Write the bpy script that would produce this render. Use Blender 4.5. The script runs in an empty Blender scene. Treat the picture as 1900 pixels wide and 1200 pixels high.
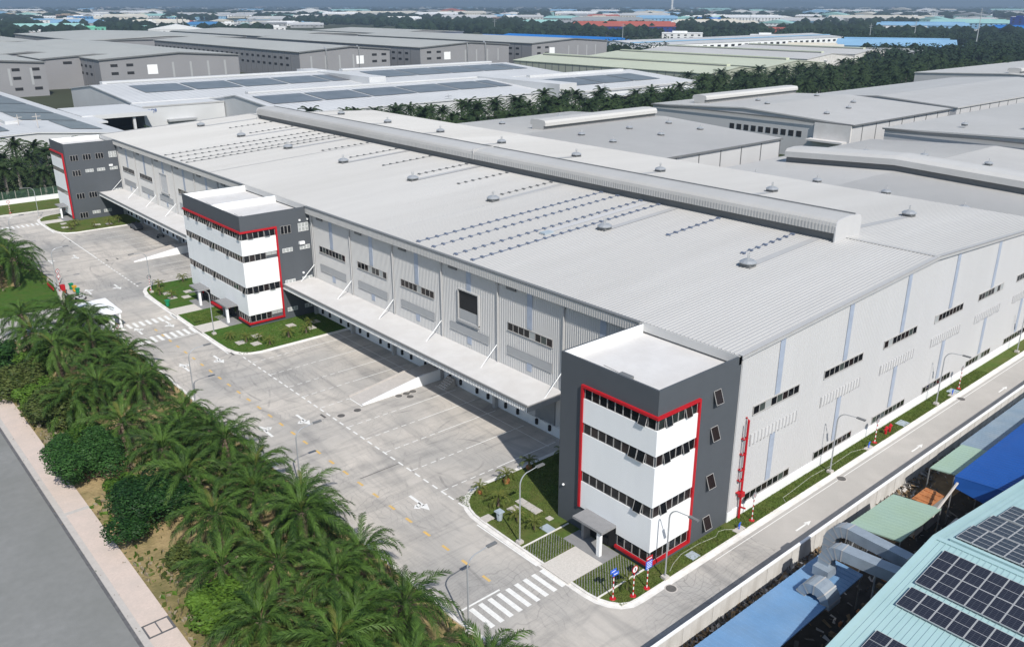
import bpy, math, random
from math import sin, cos, pi, radians, sqrt, atan2, hypot
from mathutils import Vector, Matrix, noise
random.seed(7)
C = bpy.context.scene.collection
S = bpy.context.scene

# ------------------------------------------------------------------ camera
CAM = Vector((-51.885, -41.071, 48.338))
YAW, PITCH, FPX = 0.7135, -0.3574, 1586.46
fwd = Vector((cos(PITCH)*sin(YAW), cos(PITCH)*cos(YAW), sin(PITCH)))
rgt = Vector((cos(YAW), -sin(YAW), 0)); upv = rgt.cross(fwd)
cd = bpy.data.cameras.new('camera'); cam = bpy.data.objects.new('camera', cd); C.objects.link(cam)
cam.matrix_world = Matrix(((rgt.x, upv.x, -fwd.x, CAM.x), (rgt.y, upv.y, -fwd.y, CAM.y), (rgt.z, upv.z, -fwd.z, CAM.z), (0, 0, 0, 1)))
cd.sensor_width = 36; cd.lens = FPX/1900*36; cd.clip_start = 1; cd.clip_end = 90000
S.camera = cam

# ------------------------------------------------------------------ light
SUN_EL = radians(44.5); SUN_AZ = atan2(-0.352, -0.955)      # direction towards the sun (x, y)
w = bpy.data.worlds.new('World'); S.world = w; w.use_nodes = True
nt = w.node_tree; nt.nodes.clear()
sky = nt.nodes.new('ShaderNodeTexSky'); sky.sky_type = 'NISHITA'; sky.sun_disc = False
sky.sun_elevation = SUN_EL; sky.sun_rotation = SUN_AZ
sky.air_density = 1.3; sky.dust_density = 0.9; sky.ozone_density = 2.2
bg = nt.nodes.new('ShaderNodeBackground'); bg.inputs[1].default_value = 0.10
out = nt.nodes.new('ShaderNodeOutputWorld')
nt.links.new(sky.outputs[0], bg.inputs[0]); nt.links.new(bg.outputs[0], out.inputs[0])
sl = bpy.data.lights.new('sun', 'SUN'); sl.energy = 4.2; sl.angle = radians(0.53); sl.color = (1, 0.95, 0.875)
so = bpy.data.objects.new('sun', sl); C.objects.link(so)
sd = Vector((cos(SUN_EL)*sin(SUN_AZ), cos(SUN_EL)*cos(SUN_AZ), sin(SUN_EL)))
so.rotation_euler = sd.to_track_quat('Z', 'Y').to_euler(); so.location = (-60, -60, 120)
S.view_settings.view_transform = 'Standard'; S.view_settings.look = 'None'
S.view_settings.exposure = 0.22; S.view_settings.gamma = 1
S.cycles.max_bounces = 6; S.cycles.transparent_max_bounces = 6; S.cycles.diffuse_bounces = 3
S.cycles.glossy_bounces = 2; S.cycles.transmission_bounces = 2

HAZE = 1.7e-4
def at(px, py, z=0.0):
    "ground point seen at a pixel of the 1900 x 1200 photograph"
    d = fwd*FPX + rgt*(px-950) + upv*(600-py)
    return CAM + d*((z-CAM.z)/d.z)

# ------------------------------------------------------------------ materials
def mat(name, col, rough=0.8, metal=0.0, var=0.12, scale=1.0, bump=0.0, bscale=8.0, spec=0.3, var2=0.0, col2=None, s2=0.15, stretch=None):
    m = bpy.data.materials.new(name); m.use_nodes = True; n = m.node_tree.nodes; l = m.node_tree.links
    b = n['Principled BSDF']; b.inputs['Roughness'].default_value = rough; b.inputs['Metallic'].default_value = metal
    b.inputs['Specular IOR Level'].default_value = spec
    tc = n.new('ShaderNodeTexCoord'); src = tc.outputs['Object']
    if stretch:
        mp = n.new('ShaderNodeMapping'); mp.inputs['Scale'].default_value = stretch; l.new(src, mp.inputs[0]); src = mp.outputs[0]
    nz = n.new('ShaderNodeTexNoise'); nz.inputs['Scale'].default_value = scale; nz.inputs['Detail'].default_value = 6
    nz.inputs['Roughness'].default_value = 0.62; l.new(src, nz.inputs['Vector'])
    r = n.new('ShaderNodeValToRGB'); e = r.color_ramp.elements
    e[0].position = 0.3; e[1].position = 0.72
    e[0].color = (*[c*(1-var) for c in col], 1); e[1].color = (*[min(1, c*(1+var)) for c in col], 1)
    l.new(nz.outputs['Fac'], r.inputs[0]); co = r.outputs[0]
    if col2 is not None:
        n2 = n.new('ShaderNodeTexNoise'); n2.inputs['Scale'].default_value = s2; n2.inputs['Detail'].default_value = 5; l.new(src, n2.inputs['Vector'])
        r2 = n.new('ShaderNodeValToRGB'); r2.color_ramp.elements[0].position = 0.5-0.12; r2.color_ramp.elements[1].position = 0.5+0.16; l.new(n2.outputs['Fac'], r2.inputs[0])
        mu = n.new('ShaderNodeMath'); mu.operation = 'MULTIPLY'; mu.inputs[1].default_value = var2 or 1; l.new(r2.outputs[0], mu.inputs[0])
        mx = n.new('ShaderNodeMix'); mx.data_type = 'RGBA'; l.new(mu.outputs[0], mx.inputs['Factor']); l.new(co, mx.inputs['A']); mx.inputs['B'].default_value = (*col2, 1); co = mx.outputs['Result']
    l.new(co, b.inputs['Base Color'])
    if bump:
        nb = n.new('ShaderNodeTexNoise'); nb.inputs['Scale'].default_value = bscale; nb.inputs['Detail'].default_value = 4; l.new(src, nb.inputs['Vector'])
        bp = n.new('ShaderNodeBump'); bp.inputs['Strength'].default_value = bump; bp.inputs['Distance'].default_value = 0.1; l.new(nb.outputs['Fac'], bp.inputs['Height']); l.new(bp.outputs[0], b.inputs['Normal'])
    return m

def leafmat(name, a, b_, trans=0.25, rough=0.5):
    m = bpy.data.materials.new(name); m.use_nodes = True; n = m.node_tree.nodes; l = m.node_tree.links
    b = n['Principled BSDF']; b.inputs['Roughness'].default_value = rough; b.inputs['Specular IOR Level'].default_value = 0.15
    g = n.new('ShaderNodeNewGeometry'); oi = n.new('ShaderNodeObjectInfo')
    nz = n.new('ShaderNodeTexNoise'); nz.inputs['Scale'].default_value = 0.9; nz.inputs['Detail'].default_value = 3
    tc = n.new('ShaderNodeTexCoord'); l.new(tc.outputs['Object'], nz.inputs['Vector'])
    ad = n.new('ShaderNodeMath'); ad.operation = 'ADD'; l.new(nz.outputs['Fac'], ad.inputs[0])
    m2 = n.new('ShaderNodeMath'); m2.operation = 'MULTIPLY'; m2.inputs[1].default_value = 0.5; l.new(g.outputs['Random Per Island'], m2.inputs[0]); l.new(m2.outputs[0], ad.inputs[1])
    m3 = n.new('ShaderNodeMath'); m3.operation = 'MULTIPLY_ADD'; m3.inputs[1].default_value = 0.45; m3.inputs[2].default_value = -0.45; l.new(oi.outputs['Random'], m3.inputs[0])
    a2 = n.new('ShaderNodeMath'); a2.operation = 'ADD'; l.new(ad.outputs[0], a2.inputs[0]); l.new(m3.outputs[0], a2.inputs[1])
    r = n.new('ShaderNodeValToRGB'); e = r.color_ramp.elements; e[0].position = 0.15; e[1].position = 0.85
    e[0].color = (*a, 1); e[1].color = (*b_, 1); l.new(a2.outputs[0], r.inputs[0]); l.new(r.outputs[0], b.inputs['Base Color'])
    tr = n.new('ShaderNodeBsdfTranslucent'); l.new(r.outputs[0], tr.inputs[0])
    mx = n.new('ShaderNodeMixShader'); mx.inputs[0].default_value = trans; l.new(b.outputs[0], mx.inputs[1]); l.new(tr.outputs[0], mx.inputs[2])
    l.new(mx.outputs[0], n['Material Output'].inputs['Surface'])
    return m

M = {}
M['white'] = mat('white_paint', (0.83, 0.845, 0.855), 0.55, var=0.025, scale=0.5, stretch=(1, 1, .25))
M['white_dirty'] = mat('white_wall_weathered', (0.66, 0.65, 0.63), 0.8, var=0.08, scale=1.2, col2=(0.36, 0.34, 0.31), var2=0.5, s2=0.8, stretch=(1, 1, 0.35))
M['white_roof'] = mat('white_complex_roof', (0.58, 0.59, 0.60), 0.6, var=0.05, scale=0.1, col2=(0.5, 0.51, 0.52), var2=0.6, s2=0.03)
M['roofslab'] = mat('white_roof_slab', (0.62, 0.61, 0.6), 0.8, var=0.05, scale=0.8, col2=(0.54, 0.52, 0.5), var2=0.5, s2=0.3)
M['dark'] = mat('charcoal_paint', (0.082, 0.092, 0.105), 0.7, var=0.04, scale=0.6)
M['dark2'] = mat('near_black', (0.02, 0.02, 0.022), 0.7)
M['red'] = mat('red_paint', (0.43, 0.010, 0.018), 0.5, var=0.05)
M['frame'] = mat('window_frame_aluminium', (0.42, 0.41, 0.40), 0.45, var=0.03)
def glass(name, c, r=0.06):
    m = mat(name, c, r, var=0.35, scale=0.4, spec=0.35); return m
M['glass'] = glass('dark_glass', (0.008, 0.009, 0.011))
M['glass2'] = glass('brown_glass', (0.018, 0.013, 0.013))
M['glass3'] = glass('green_glass', (0.06, 0.075, 0.07))
M['glassg'] = mat('frosted_glass', (0.36, 0.38, 0.38), 0.3, var=0.06)
M['roof'] = mat('roof_sheet_metal', (0.46, 0.457, 0.45), 0.55, metal=0.0, var=0.045, scale=0.35, stretch=(0.12, 1, 1), col2=(0.405, 0.40, 0.39), var2=0.6, s2=0.07)
M['roof_n'] = mat('roof_sheet_grey', (0.52, 0.515, 0.505), 0.6, metal=0.0, var=0.05, scale=0.15, col2=(0.46, 0.455, 0.44), var2=0.6, s2=0.02)
M['wall'] = mat('wall_cladding_grey', (0.52, 0.52, 0.515), 0.55, metal=0.0, var=0.03, scale=0.3)
M['gable'] = mat('gable_cladding_pale', (0.515, 0.515, 0.52), 0.55, metal=0.0, var=0.03, scale=0.2, stretch=(1, 1, 0.1))
M['trim'] = mat('trim_metal', (0.42, 0.42, 0.42), 0.5, var=0.04)
M['trimd'] = mat('dark_trim_metal', (0.16, 0.165, 0.17), 0.5, var=0.04)
M['blue_strip'] = mat('translucent_blue_sheet', (0.35, 0.40, 0.49), 0.35, var=0.12, scale=0.9)
M['louvre'] = mat('louvre_metal', (0.36, 0.37, 0.38), 0.5, var=0.04)
M['louvrew'] = mat('louvre_white', (0.57, 0.57, 0.575), 0.5, var=0.03)
M['door'] = mat('roller_door_grey', (0.22, 0.24, 0.26), 0.5, var=0.08)
M['green'] = mat('bin_green', (0.01, 0.22, 0.1), 0.5)
M['yellow'] = mat('bin_yellow', (0.6, 0.33, 0.03), 0.5)
M['blue'] = mat('sign_blue', (0.03, 0.12, 0.62), 0.4)
M['paint'] = mat('white_road_paint', (0.74, 0.74, 0.72), 0.8, var=0.1, scale=3)
M['ypaint'] = mat('worn_yellow_paint', (0.66, 0.42, 0.13), 0.85, var=0.1, scale=2, col2=(0.55, 0.42, 0.2), var2=0.8, s2=1.2)
M['iron'] = mat('cast_iron_cover', (0.11, 0.105, 0.1), 0.7, var=0.2, scale=4)
M['rail'] = mat('roof_rail_navy', (0.15, 0.18, 0.25), 0.5)
M['steel'] = mat('galvanised_steel', (0.5, 0.51, 0.52), 0.4, metal=0.15, var=0.05)
M['pole'] = mat('pole_grey', (0.42, 0.44, 0.46), 0.4, metal=0.4, var=0.05)
M['kerb'] = mat('kerb_white', (0.74, 0.72, 0.69), 0.8, var=0.12, scale=1.5, col2=(0.45, 0.43, 0.4), var2=0.35, s2=0.5)
M['slab'] = mat('concrete_slab', (0.48, 0.45, 0.42), 0.85, var=0.08, scale=1.5)
M['slabb'] = mat('steel_cover_blue', (0.36, 0.42, 0.47), 0.6, var=0.08)
M['path'] = mat('granite_path', (0.56, 0.53, 0.49), 0.8, var=0.12, scale=6)
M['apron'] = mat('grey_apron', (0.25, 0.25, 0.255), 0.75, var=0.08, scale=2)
M['teal'] = mat('teal_roof_sheet', (0.34, 0.50, 0.515), 0.45, var=0.04, scale=0.6, col2=(0.38, 0.53, 0.54), var2=0.5, s2=0.3)
M['sky_blue'] = mat('light_blue_roof', (0.15, 0.29, 0.49), 0.5, var=0.1, scale=0.5, col2=(0.20, 0.31, 0.45), var2=0.5, s2=0.3)
M['deep_blue'] = mat('deep_blue_roof', (0.012, 0.075, 0.30), 0.5, var=0.07, scale=0.5)
M['grey_blue'] = mat('grey_blue_roof', (0.2, 0.27, 0.34), 0.6, var=0.08, scale=0.6, col2=(0.28, 0.33, 0.37), var2=0.6, s2=0.4)
M['pale_green'] = mat('pale_green_roof', (0.30, 0.42, 0.35), 0.6, var=0.05, scale=0.6, col2=(0.27, 0.37, 0.26), var2=0.5, s2=0.3)
M['rust'] = mat('rusty_sheet', (0.4, 0.16, 0.06), 0.8, var=0.35, scale=1.5)
M['duct'] = mat('galvanised_duct', (0.33, 0.39, 0.45), 0.4, metal=0.3, var=0.12, scale=1.2)
M['soil'] = mat('dry_soil', (0.20, 0.14, 0.08), 0.95, var=0.25, scale=1.2, bump=0.6, bscale=2)
M['bark'] = mat('palm_bark', (0.16, 0.12, 0.09), 0.95, var=0.35, scale=5, bump=0.8, bscale=10)
M['greybark'] = mat('old_frond_grey', (0.22, 0.2, 0.18), 0.95, var=0.3, scale=4)
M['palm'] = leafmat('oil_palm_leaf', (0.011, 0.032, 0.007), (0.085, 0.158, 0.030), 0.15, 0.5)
M['palmy'] = leafmat('young_palm_leaf', (0.07, 0.11, 0.02), (0.19, 0.2, 0.05))
M['palmd'] = leafmat('dead_palm_leaf', (0.14, 0.11, 0.07), (0.3, 0.26, 0.19), 0.1)
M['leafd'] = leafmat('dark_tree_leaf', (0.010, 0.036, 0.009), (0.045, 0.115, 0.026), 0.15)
M['leafb'] = leafmat('bright_bush_leaf', (0.03, 0.075, 0.01), (0.11, 0.2, 0.028))
M['leafm'] = leafmat('mixed_bush_leaf', (0.035, 0.06, 0.015), (0.12, 0.145, 0.04))
M['farleaf'] = mat('far_tree_leaf', (0.018, 0.030, 0.018), 0.95, var=0.7, scale=0.03, spec=0.05)
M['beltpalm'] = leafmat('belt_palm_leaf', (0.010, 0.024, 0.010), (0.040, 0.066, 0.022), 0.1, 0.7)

def ground_mats():
    # yard concrete with tyre marks
    m = mat('yard_concrete', (0.545, 0.505, 0.455), 0.85, var=0.09, scale=0.5, col2=(0.33, 0.325, 0.315), var2=0.85, s2=0.06)
    n = m.node_tree.nodes; l = m.node_tree.links; b = n['Principled BSDF']
    src = b.inputs['Base Color'].links[0].from_socket
    tc = n['Texture Coordinate'] if 'Texture Coordinate' in n else n.new('ShaderNodeTexCoord')
    def lines(scale, rot, dist, width, strength, mask_s, src):
        mp = n.new('ShaderNodeMapping'); mp.inputs['Rotation'].default_value = (0, 0, rot); l.new(tc.outputs['Object'], mp.inputs[0])
        wv = n.new('ShaderNodeTexWave'); wv.inputs['Scale'].default_value = scale; wv.inputs['Distortion'].default_value = dist
        wv.inputs['Detail'].default_value = 3; wv.inputs['Detail Scale'].default_value = 0.35; l.new(mp.outputs[0], wv.inputs[0])
        r = n.new('ShaderNodeValToRGB'); e = r.color_ramp.elements; e[0].position = 0; e[0].color = (1, 1, 1, 1); e[1].position = width; e[1].color = (0, 0, 0, 1); l.new(wv.outputs['Fac'], r.inputs[0])
        nz = n.new('ShaderNodeTexNoise'); nz.inputs['Scale'].default_value = mask_s; nz.inputs['Detail'].default_value = 4; l.new(tc.outputs['Object'], nz.inputs[0])
        r2 = n.new('ShaderNodeValToRGB'); r2.color_ramp.elements[0].position = 0.46; r2.color_ramp.elements[1].position = 0.66; l.new(nz.outputs['Fac'], r2.inputs[0])
        mu = n.new('ShaderNodeMath'); mu.operation = 'MULTIPLY'; l.new(r.outputs[0], mu.inputs[0]); l.new(r2.outputs[0], mu.inputs[1])
        mu2 = n.new('ShaderNodeMath'); mu2.operation = 'MULTIPLY'; mu2.inputs[1].default_value = strength; l.new(mu.outputs[0], mu2.inputs[0])
        mx = n.new('ShaderNodeMix'); mx.data_type = 'RGBA'; l.new(mu2.outputs[0], mx.inputs['Factor']); l.new(src, mx.inputs['A']); mx.inputs['B'].default_value = (0.13, 0.13, 0.13, 1)
        return mx.outputs['Result']
    def streak(scale, st, rot, lo, hi, amount, src, c=(.17, .17, .17)):
        mp = n.new('ShaderNodeMapping'); mp.inputs['Rotation'].default_value = (0, 0, rot); mp.inputs['Scale'].default_value = st; l.new(tc.outputs['Object'], mp.inputs[0])
        nz = n.new('ShaderNodeTexNoise'); nz.inputs['Scale'].default_value = scale; nz.inputs['Detail'].default_value = 7; nz.inputs['Roughness'].default_value = .65; nz.inputs['Distortion'].default_value = .8; l.new(mp.outputs[0], nz.inputs[0])
        r = n.new('ShaderNodeValToRGB'); r.color_ramp.elements[0].position = lo; r.color_ramp.elements[1].position = hi; l.new(nz.outputs['Fac'], r.inputs[0])
        mu = n.new('ShaderNodeMath'); mu.operation = 'MULTIPLY'; mu.inputs[1].default_value = amount; l.new(r.outputs[0], mu.inputs[0])
        mx = n.new('ShaderNodeMix'); mx.data_type = 'RGBA'; l.new(mu.outputs[0], mx.inputs['Factor']); l.new(src, mx.inputs['A']); mx.inputs['B'].default_value = (*c, 1); return mx.outputs['Result']
    src = streak(.35, (1, .16, 1), .1, .48, .76, .62, src)
    src = streak(.5, (.2, 1, 1), -.35, .5, .76, .6, src)
    src = streak(.9, (1, 1, 1), 0, .6, .85, .35, src)
    def arc_(cx, cy, r, w_, amount, src):
        vm = n.new('ShaderNodeVectorMath'); vm.operation = 'DISTANCE'; l.new(tc.outputs['Object'], vm.inputs[0]); vm.inputs[1].default_value = (cx, cy, 0)
        a = n.new('ShaderNodeMath'); a.operation = 'SUBTRACT'; l.new(vm.outputs['Value'], a.inputs[0]); a.inputs[1].default_value = r
        q = n.new('ShaderNodeMath'); q.operation = 'PINGPONG'; q.inputs[1].default_value = .95; l.new(a.outputs[0], q.inputs[0])
        c = n.new('ShaderNodeMath'); c.operation = 'LESS_THAN'; c.inputs[1].default_value = .13; l.new(q.outputs[0], c.inputs[0])
        ab = n.new('ShaderNodeMath'); ab.operation = 'ABSOLUTE'; l.new(a.outputs[0], ab.inputs[0]); c2 = n.new('ShaderNodeMath'); c2.operation = 'LESS_THAN'; c2.inputs[1].default_value = w_; l.new(ab.outputs[0], c2.inputs[0])
        nz = n.new('ShaderNodeTexNoise'); nz.inputs['Scale'].default_value = .16+.01*r; nz.inputs['Detail'].default_value = 6; l.new(tc.outputs['Object'], nz.inputs[0])
        rr = n.new('ShaderNodeValToRGB'); rr.color_ramp.elements[0].position = .5; rr.color_ramp.elements[1].position = .72; l.new(nz.outputs['Fac'], rr.inputs[0])
        m1 = n.new('ShaderNodeMath'); m1.operation = 'MULTIPLY'; l.new(c.outputs[0], m1.inputs[0]); l.new(c2.outputs[0], m1.inputs[1])
        m2 = n.new('ShaderNodeMath'); m2.operation = 'MULTIPLY'; l.new(m1.outputs[0], m2.inputs[0]); l.new(rr.outputs[0], m2.inputs[1])
        m3 = n.new('ShaderNodeMath'); m3.operation = 'MULTIPLY'; m3.inputs[1].default_value = amount; l.new(m2.outputs[0], m3.inputs[0])
        mx = n.new('ShaderNodeMix'); mx.data_type = 'RGBA'; l.new(m3.outputs[0], mx.inputs['Factor']); l.new(src, mx.inputs['A']); mx.inputs['B'].default_value = (.12, .12, .12, 1); return mx.outputs['Result']
    for cx, cy, r, w_, am in ((-1, 27.5, 3.2, 2.2, .6), (9, 20, 16.5, 2.5, .5), (6, 60, 17, 2.6, .55), (-28, 66, 19, 2.2, .5), (4, 130, 12, 3, .6), (10, 150, 18, 3, .5), (-30, 12, 18, 2, .5), (-2, 118, 8, 2, .45)):
        src = arc_(cx, cy, r, w_, am, src)
    s = lines(0.5, 0.2, 26, 0.05, 0.38, 0.11, src)
    s = lines(0.35, 1.5, 34, 0.05, 0.38, 0.09, s)
    s = lines(0.9, 1.45, 5, 0.16, 0.2, 0.05, s)
    l.new(s, b.inputs['Base Color'])
    M['yard'] = m
    M['road'] = mat('side_road_concrete', (0.43, 0.41, 0.385), 0.85, var=0.07, scale=0.5, col2=(0.37, 0.355, 0.335), var2=0.7, s2=0.12)
    M['street'] = mat('old_asphalt', (0.225, 0.228, 0.222), 0.9, var=0.09, scale=1.2, bump=0.2, bscale=12, col2=(0.185, 0.19, 0.18), var2=0.8, s2=0.12)
    M['drain'] = mat('dark_drain_strip', (0.12, 0.12, 0.125), 0.9, var=0.25, scale=2)
    M['lawn'] = mat('mown_lawn', (0.085, 0.13, 0.028), 0.95, var=0.25, scale=2.2, bump=0.9, bscale=14, col2=(0.13, 0.125, 0.045), var2=0.7, s2=0.5, spec=0.1)
    M['lawn2'] = mat('green_lawn', (0.055, 0.125, 0.02), 0.95, var=0.28, scale=2.0, bump=0.9, bscale=14, col2=(0.09, 0.12, 0.03), var2=0.6, s2=0.6, spec=0.1)
    M['dry'] = mat('dry_grass_ground', (0.37, 0.28, 0.15), 0.97, var=0.25, scale=1.6, bump=1.0, bscale=4, col2=(0.13, 0.125, 0.05), var2=0.8, s2=0.25, spec=0.05)
    M['far'] = mat('far_ground', (0.042, 0.055, 0.030), 0.97, var=0.35, scale=0.006, col2=(0.095, 0.09, 0.07), var2=0.6, s2=0.0016, spec=0.02)
    M['bare'] = mat('bare_yard_ground', (0.2, 0.19, 0.175), 0.95, var=0.2, scale=0.05)
    # pink pavement tiles
    m = mat('pink_pavement', (0.60, 0.50, 0.44), 0.9, var=0.07, scale=4, col2=(0.52, 0.45, 0.40), var2=0.6, s2=0.6)
    M['pave'] = m
ground_mats()

# ------------------------------------------------------------------ mesh helpers
class MB:
    def __init__(s): s.v = []; s.f = []; s.m = []; s.k = 0
    def face(s, pts):
        i = len(s.v); s.v += [tuple(p) for p in pts]; s.f.append(tuple(range(i, i+len(pts)))); s.m.append(s.k); return s
    def box(s, x0, y0, z0, x1, y1, z1):
        if x1 < x0: x0, x1 = x1, x0
        if y1 < y0: y0, y1 = y1, y0
        i = len(s.v)
        s.v += [(x0,y0,z0),(x1,y0,z0),(x1,y1,z0),(x0,y1,z0),(x0,y0,z1),(x1,y0,z1),(x1,y1,z1),(x0,y1,z1)]
        s.f += [(i,i+3,i+2,i+1),(i+4,i+5,i+6,i+7),(i,i+1,i+5,i+4),(i+1,i+2,i+6,i+5),(i+2,i+3,i+7,i+6),(i+3,i,i+4,i+7)]
        s.m += [s.k]*6; return s
    def prism(s, pts, z0, z1):
        n = len(pts); i = len(s.v)
        a = sum(pts[k][0]*pts[(k+1)%n][1]-pts[(k+1)%n][0]*pts[k][1] for k in range(n))
        if a < 0: pts = pts[::-1]
        s.v += [(p[0],p[1],z0) for p in pts]+[(p[0],p[1],z1) for p in pts]
        s.f.append(tuple(range(i+n, i+2*n))); s.m.append(s.k); s.f.append(tuple(range(i+n-1, i-1, -1))); s.m.append(s.k)
        for k in range(n):
            j = (k+1)%n; s.f.append((i+k, i+j, i+n+j, i+n+k)); s.m.append(s.k)
        return s
    def extr(s, prof, axis, a0, a1):
        "profile of (u, z) points extruded along axis x or y"
        n = len(prof); i = len(s.v)
        for a in (a0, a1):
            for u, z in prof: s.v.append((a, u, z) if axis == 'x' else (u, a, z))
        s.f.append(tuple(range(i, i+n))); s.f.append(tuple(range(i+2*n-1, i+n-1, -1))); s.m += [s.k]*2
        for k in range(n):
            j = (k+1)%n; s.f.append((i+k, i+n+k, i+n+j, i+j)); s.m.append(s.k)
        return s
    def tube(s, pts, r, n=6, r1=None, caps=True):
        pts = [Vector(p) for p in pts]; rings = []
        for q, p in enumerate(pts):
            t = (pts[min(q+1, len(pts)-1)]-pts[max(q-1, 0)]).normalized()
            a = t.cross(Vector((0,0,1)))
            if a.length < 0.05: a = t.cross(Vector((0,1,0)))
            a.normalize(); b = t.cross(a)
            rr = r if r1 is None else r+(r1-r)*q/(len(pts)-1)
            i = len(s.v); rings.append(i)
            for k in range(n):
                an = 2*pi*k/n; s.v.append(tuple(p+a*(rr*cos(an))+b*(rr*sin(an))))
        for q in range(len(rings)-1):
            for k in range(n):
                j = (k+1)%n; s.f.append((rings[q]+k, rings[q]+j, rings[q+1]+j, rings[q+1]+k)); s.m.append(s.k)
        if caps:
            s.f.append(tuple(rings[0]+k for k in range(n-1, -1, -1))); s.f.append(tuple(rings[-1]+k for k in range(n))); s.m += [s.k]*2
        return s
    def disc(s, x, y, z, r, n=16, h=0.02):
        return s.prism([(x+r*cos(2*pi*k/n), y+r*sin(2*pi*k/n)) for k in range(n)], z, z+h)
    def lathe(s, prof, n=12, x=0, y=0):
        i0 = len(s.v)
        for r, z in prof:
            for k in range(n): s.v.append((x+r*cos(2*pi*k/n), y+r*sin(2*pi*k/n), z))
        for q in range(len(prof)-1):
            for k in range(n):
                j = (k+1)%n; s.f.append((i0+q*n+k, i0+q*n+j, i0+(q+1)*n+j, i0+(q+1)*n+k)); s.m.append(s.k)
        s.f.append(tuple(i0+(len(prof)-1)*n+k for k in range(n))); s.m.append(s.k)
        return s
    def mesh(s, name, mats, off=None, smooth=False):
        me = bpy.data.meshes.new(name)
        v = s.v if off is None else [(a-off[0], b-off[1], c-off[2]) for a, b, c in s.v]
        me.from_pydata(v, [], s.f)
        if not isinstance(mats, (list, tuple)): mats = [mats]
        for m in mats: me.materials.append(M[m] if isinstance(m, str) else m)
        if len(mats) > 1: me.polygons.foreach_set('material_index', s.m)
        if smooth: me.polygons.foreach_set('use_smooth', [True]*len(s.f))
        return me

def tag(o, label=None, cat=None, group=None, kind=None):
    if label: o['label'] = label
    if cat: o['category'] = cat
    if group: o['group'] = group
    if kind: o['kind'] = kind
    return o
def link(name, me, parent=None, loc=(0,0,0), rot=None):
    o = bpy.data.objects.new(name, me); C.objects.link(o); o.location = loc
    if rot: o.rotation_euler = rot
    if parent: o.parent = parent
    return o
WL = {}
def thing(name, loc, label, cat, group=None, rz=0, kind=None):
    o = bpy.data.objects.new(name, None); C.objects.link(o); o.location = loc; o.rotation_euler = (0, 0, rz)
    o.empty_display_size = 0.5; tag(o, label, cat, group, kind); WL[o] = Vector(loc); return o
def part(name, mb, mats, parent, smooth=False, world=True):
    "world coordinates in, stored relative to the parent thing (or to a part that sits at its thing's base)"
    off = None
    if world and parent is not None:
        off = WL.get(parent) or Vector((0,0,0))
    o = link(name, mb.mesh(name, mats, off, smooth), parent)
    if parent is not None: WL[o] = WL.get(parent, Vector((0,0,0)))
    return o
def struct(name, mb, mats, label=None, kind='structure', smooth=False):
    o = link(name, mb.mesh(name, mats, None, smooth)); tag(o, label, None, None, kind); return o
def dup(o, parent=None, loc=None, rz=None, label=None, group=None):
    c = o.copy(); C.objects.link(c)
    if parent is not None: c.parent = parent
    if loc is not None: c.location = loc; WL[c] = Vector(loc)
    if rz is not None: c.rotation_euler = (0, 0, rz)
    if label: c['label'] = label
    if group: c['group'] = group
    for ch in list(o.children): dup(ch, c)
    return c
def solo(name, mb, mats, label, cat, group=None, loc=(0,0,0), rz=0, smooth=False):
    o = link(name, mb.mesh(name, mats, None, smooth), None, loc, (0, 0, rz)); return tag(o, label, cat, group)

# ================================================================== GROUND
W0, W1, YL = 11.76, 89.9, 187.4
g = MB(); R_ = 30000
g.face([(-R_, -R_, -0.3), (R_, -R_, -0.3), (R_, R_, -0.3), (-R_, R_, -0.3)])
struct('ground', g, 'far')
struct('strip_ground', MB().box(-35.2, -60, -0.29, -17.2, 101, -0.02), 'dry')
struct('strip_ground', MB().box(-35.2, 127, -0.29, -18.6, 205, -0.02), 'dry')
struct('street', MB().box(-75, -80, -0.29, -38.3, 420, -0.10), 'street')
struct('street_gutter', MB().box(-38.3, -80, -0.29, -38.02, 420, -0.08), 'drain')
struct('street_kerb', MB().box(-38.02, -80, -0.29, -37.45, 101, 0.02), 'slab')
# pavement split round the drain cover at Y 21..23
for a, b in ((-60, 20.6), (22.6, 44.3), (44.9, 101)):
    struct('pavement', MB().box(-37.45, a, -0.29, -35.2, b, 0.05), 'pave')
struct('pavement_drain', MB().box(-37.45, 20.6, -0.29, -35.2, 22.6, 0.02), 'drain')
dc = MB()
for q in (0, 1): dc.box(-37.3+q*1.0, 20.85, 0.02, -36.42+q*1.0, 22.35, 0.055)
struct('drain_cover', dc, 'pave')
struct('pavement_joint', MB().box(-37.45, 44.3, -0.29, -35.2, 44.9, 0.035), 'slab')
# yard + side road
yard = [(-17, 6.2), (-16.7, 2.5), (-17.5, -2), (-20, -6.5), (-23, -8.2), (11.76, -8.2), (11.76, 193.5), (-8, 193.8), (-30, 190), (-38.3, 186), (-38.3, 178), (-26, 180), (-19, 172), (-17.2, 150), (-17, 128)]
struct('yard', MB().prism(yard, -0.28, 0), 'yard')
struct('side_road', MB().box(11.764, -8.2, -0.28, 190, -2.2, 0.0), 'road')
struct('drain_strip', MB().box(-22, -8.2, 0.0, 190, -7.2, 0.006), 'drain')
struct('entrance_road', MB().box(-38.3, 100.8, -0.28, -17.004, 113.5, -0.001), 'road')
struct('verge_lawn', MB().prism([(-17.2, 127), (-17.4, 150), (-19.4, 172), (-22, 176), (-22, 127)], -0.28, 0.05), 'lawn2')
struct('gate_lawn', MB().prism([(-37, 114), (-19.5, 114), (-18.2, 121), (-17.6, 127), (-22, 131), (-37, 131)], -0.28, 0.06), 'lawn2')
struct('gate_pavement', MB().box(-37.45, 101, -0.29, -35.2, 140, 0.03), 'pave')
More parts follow.
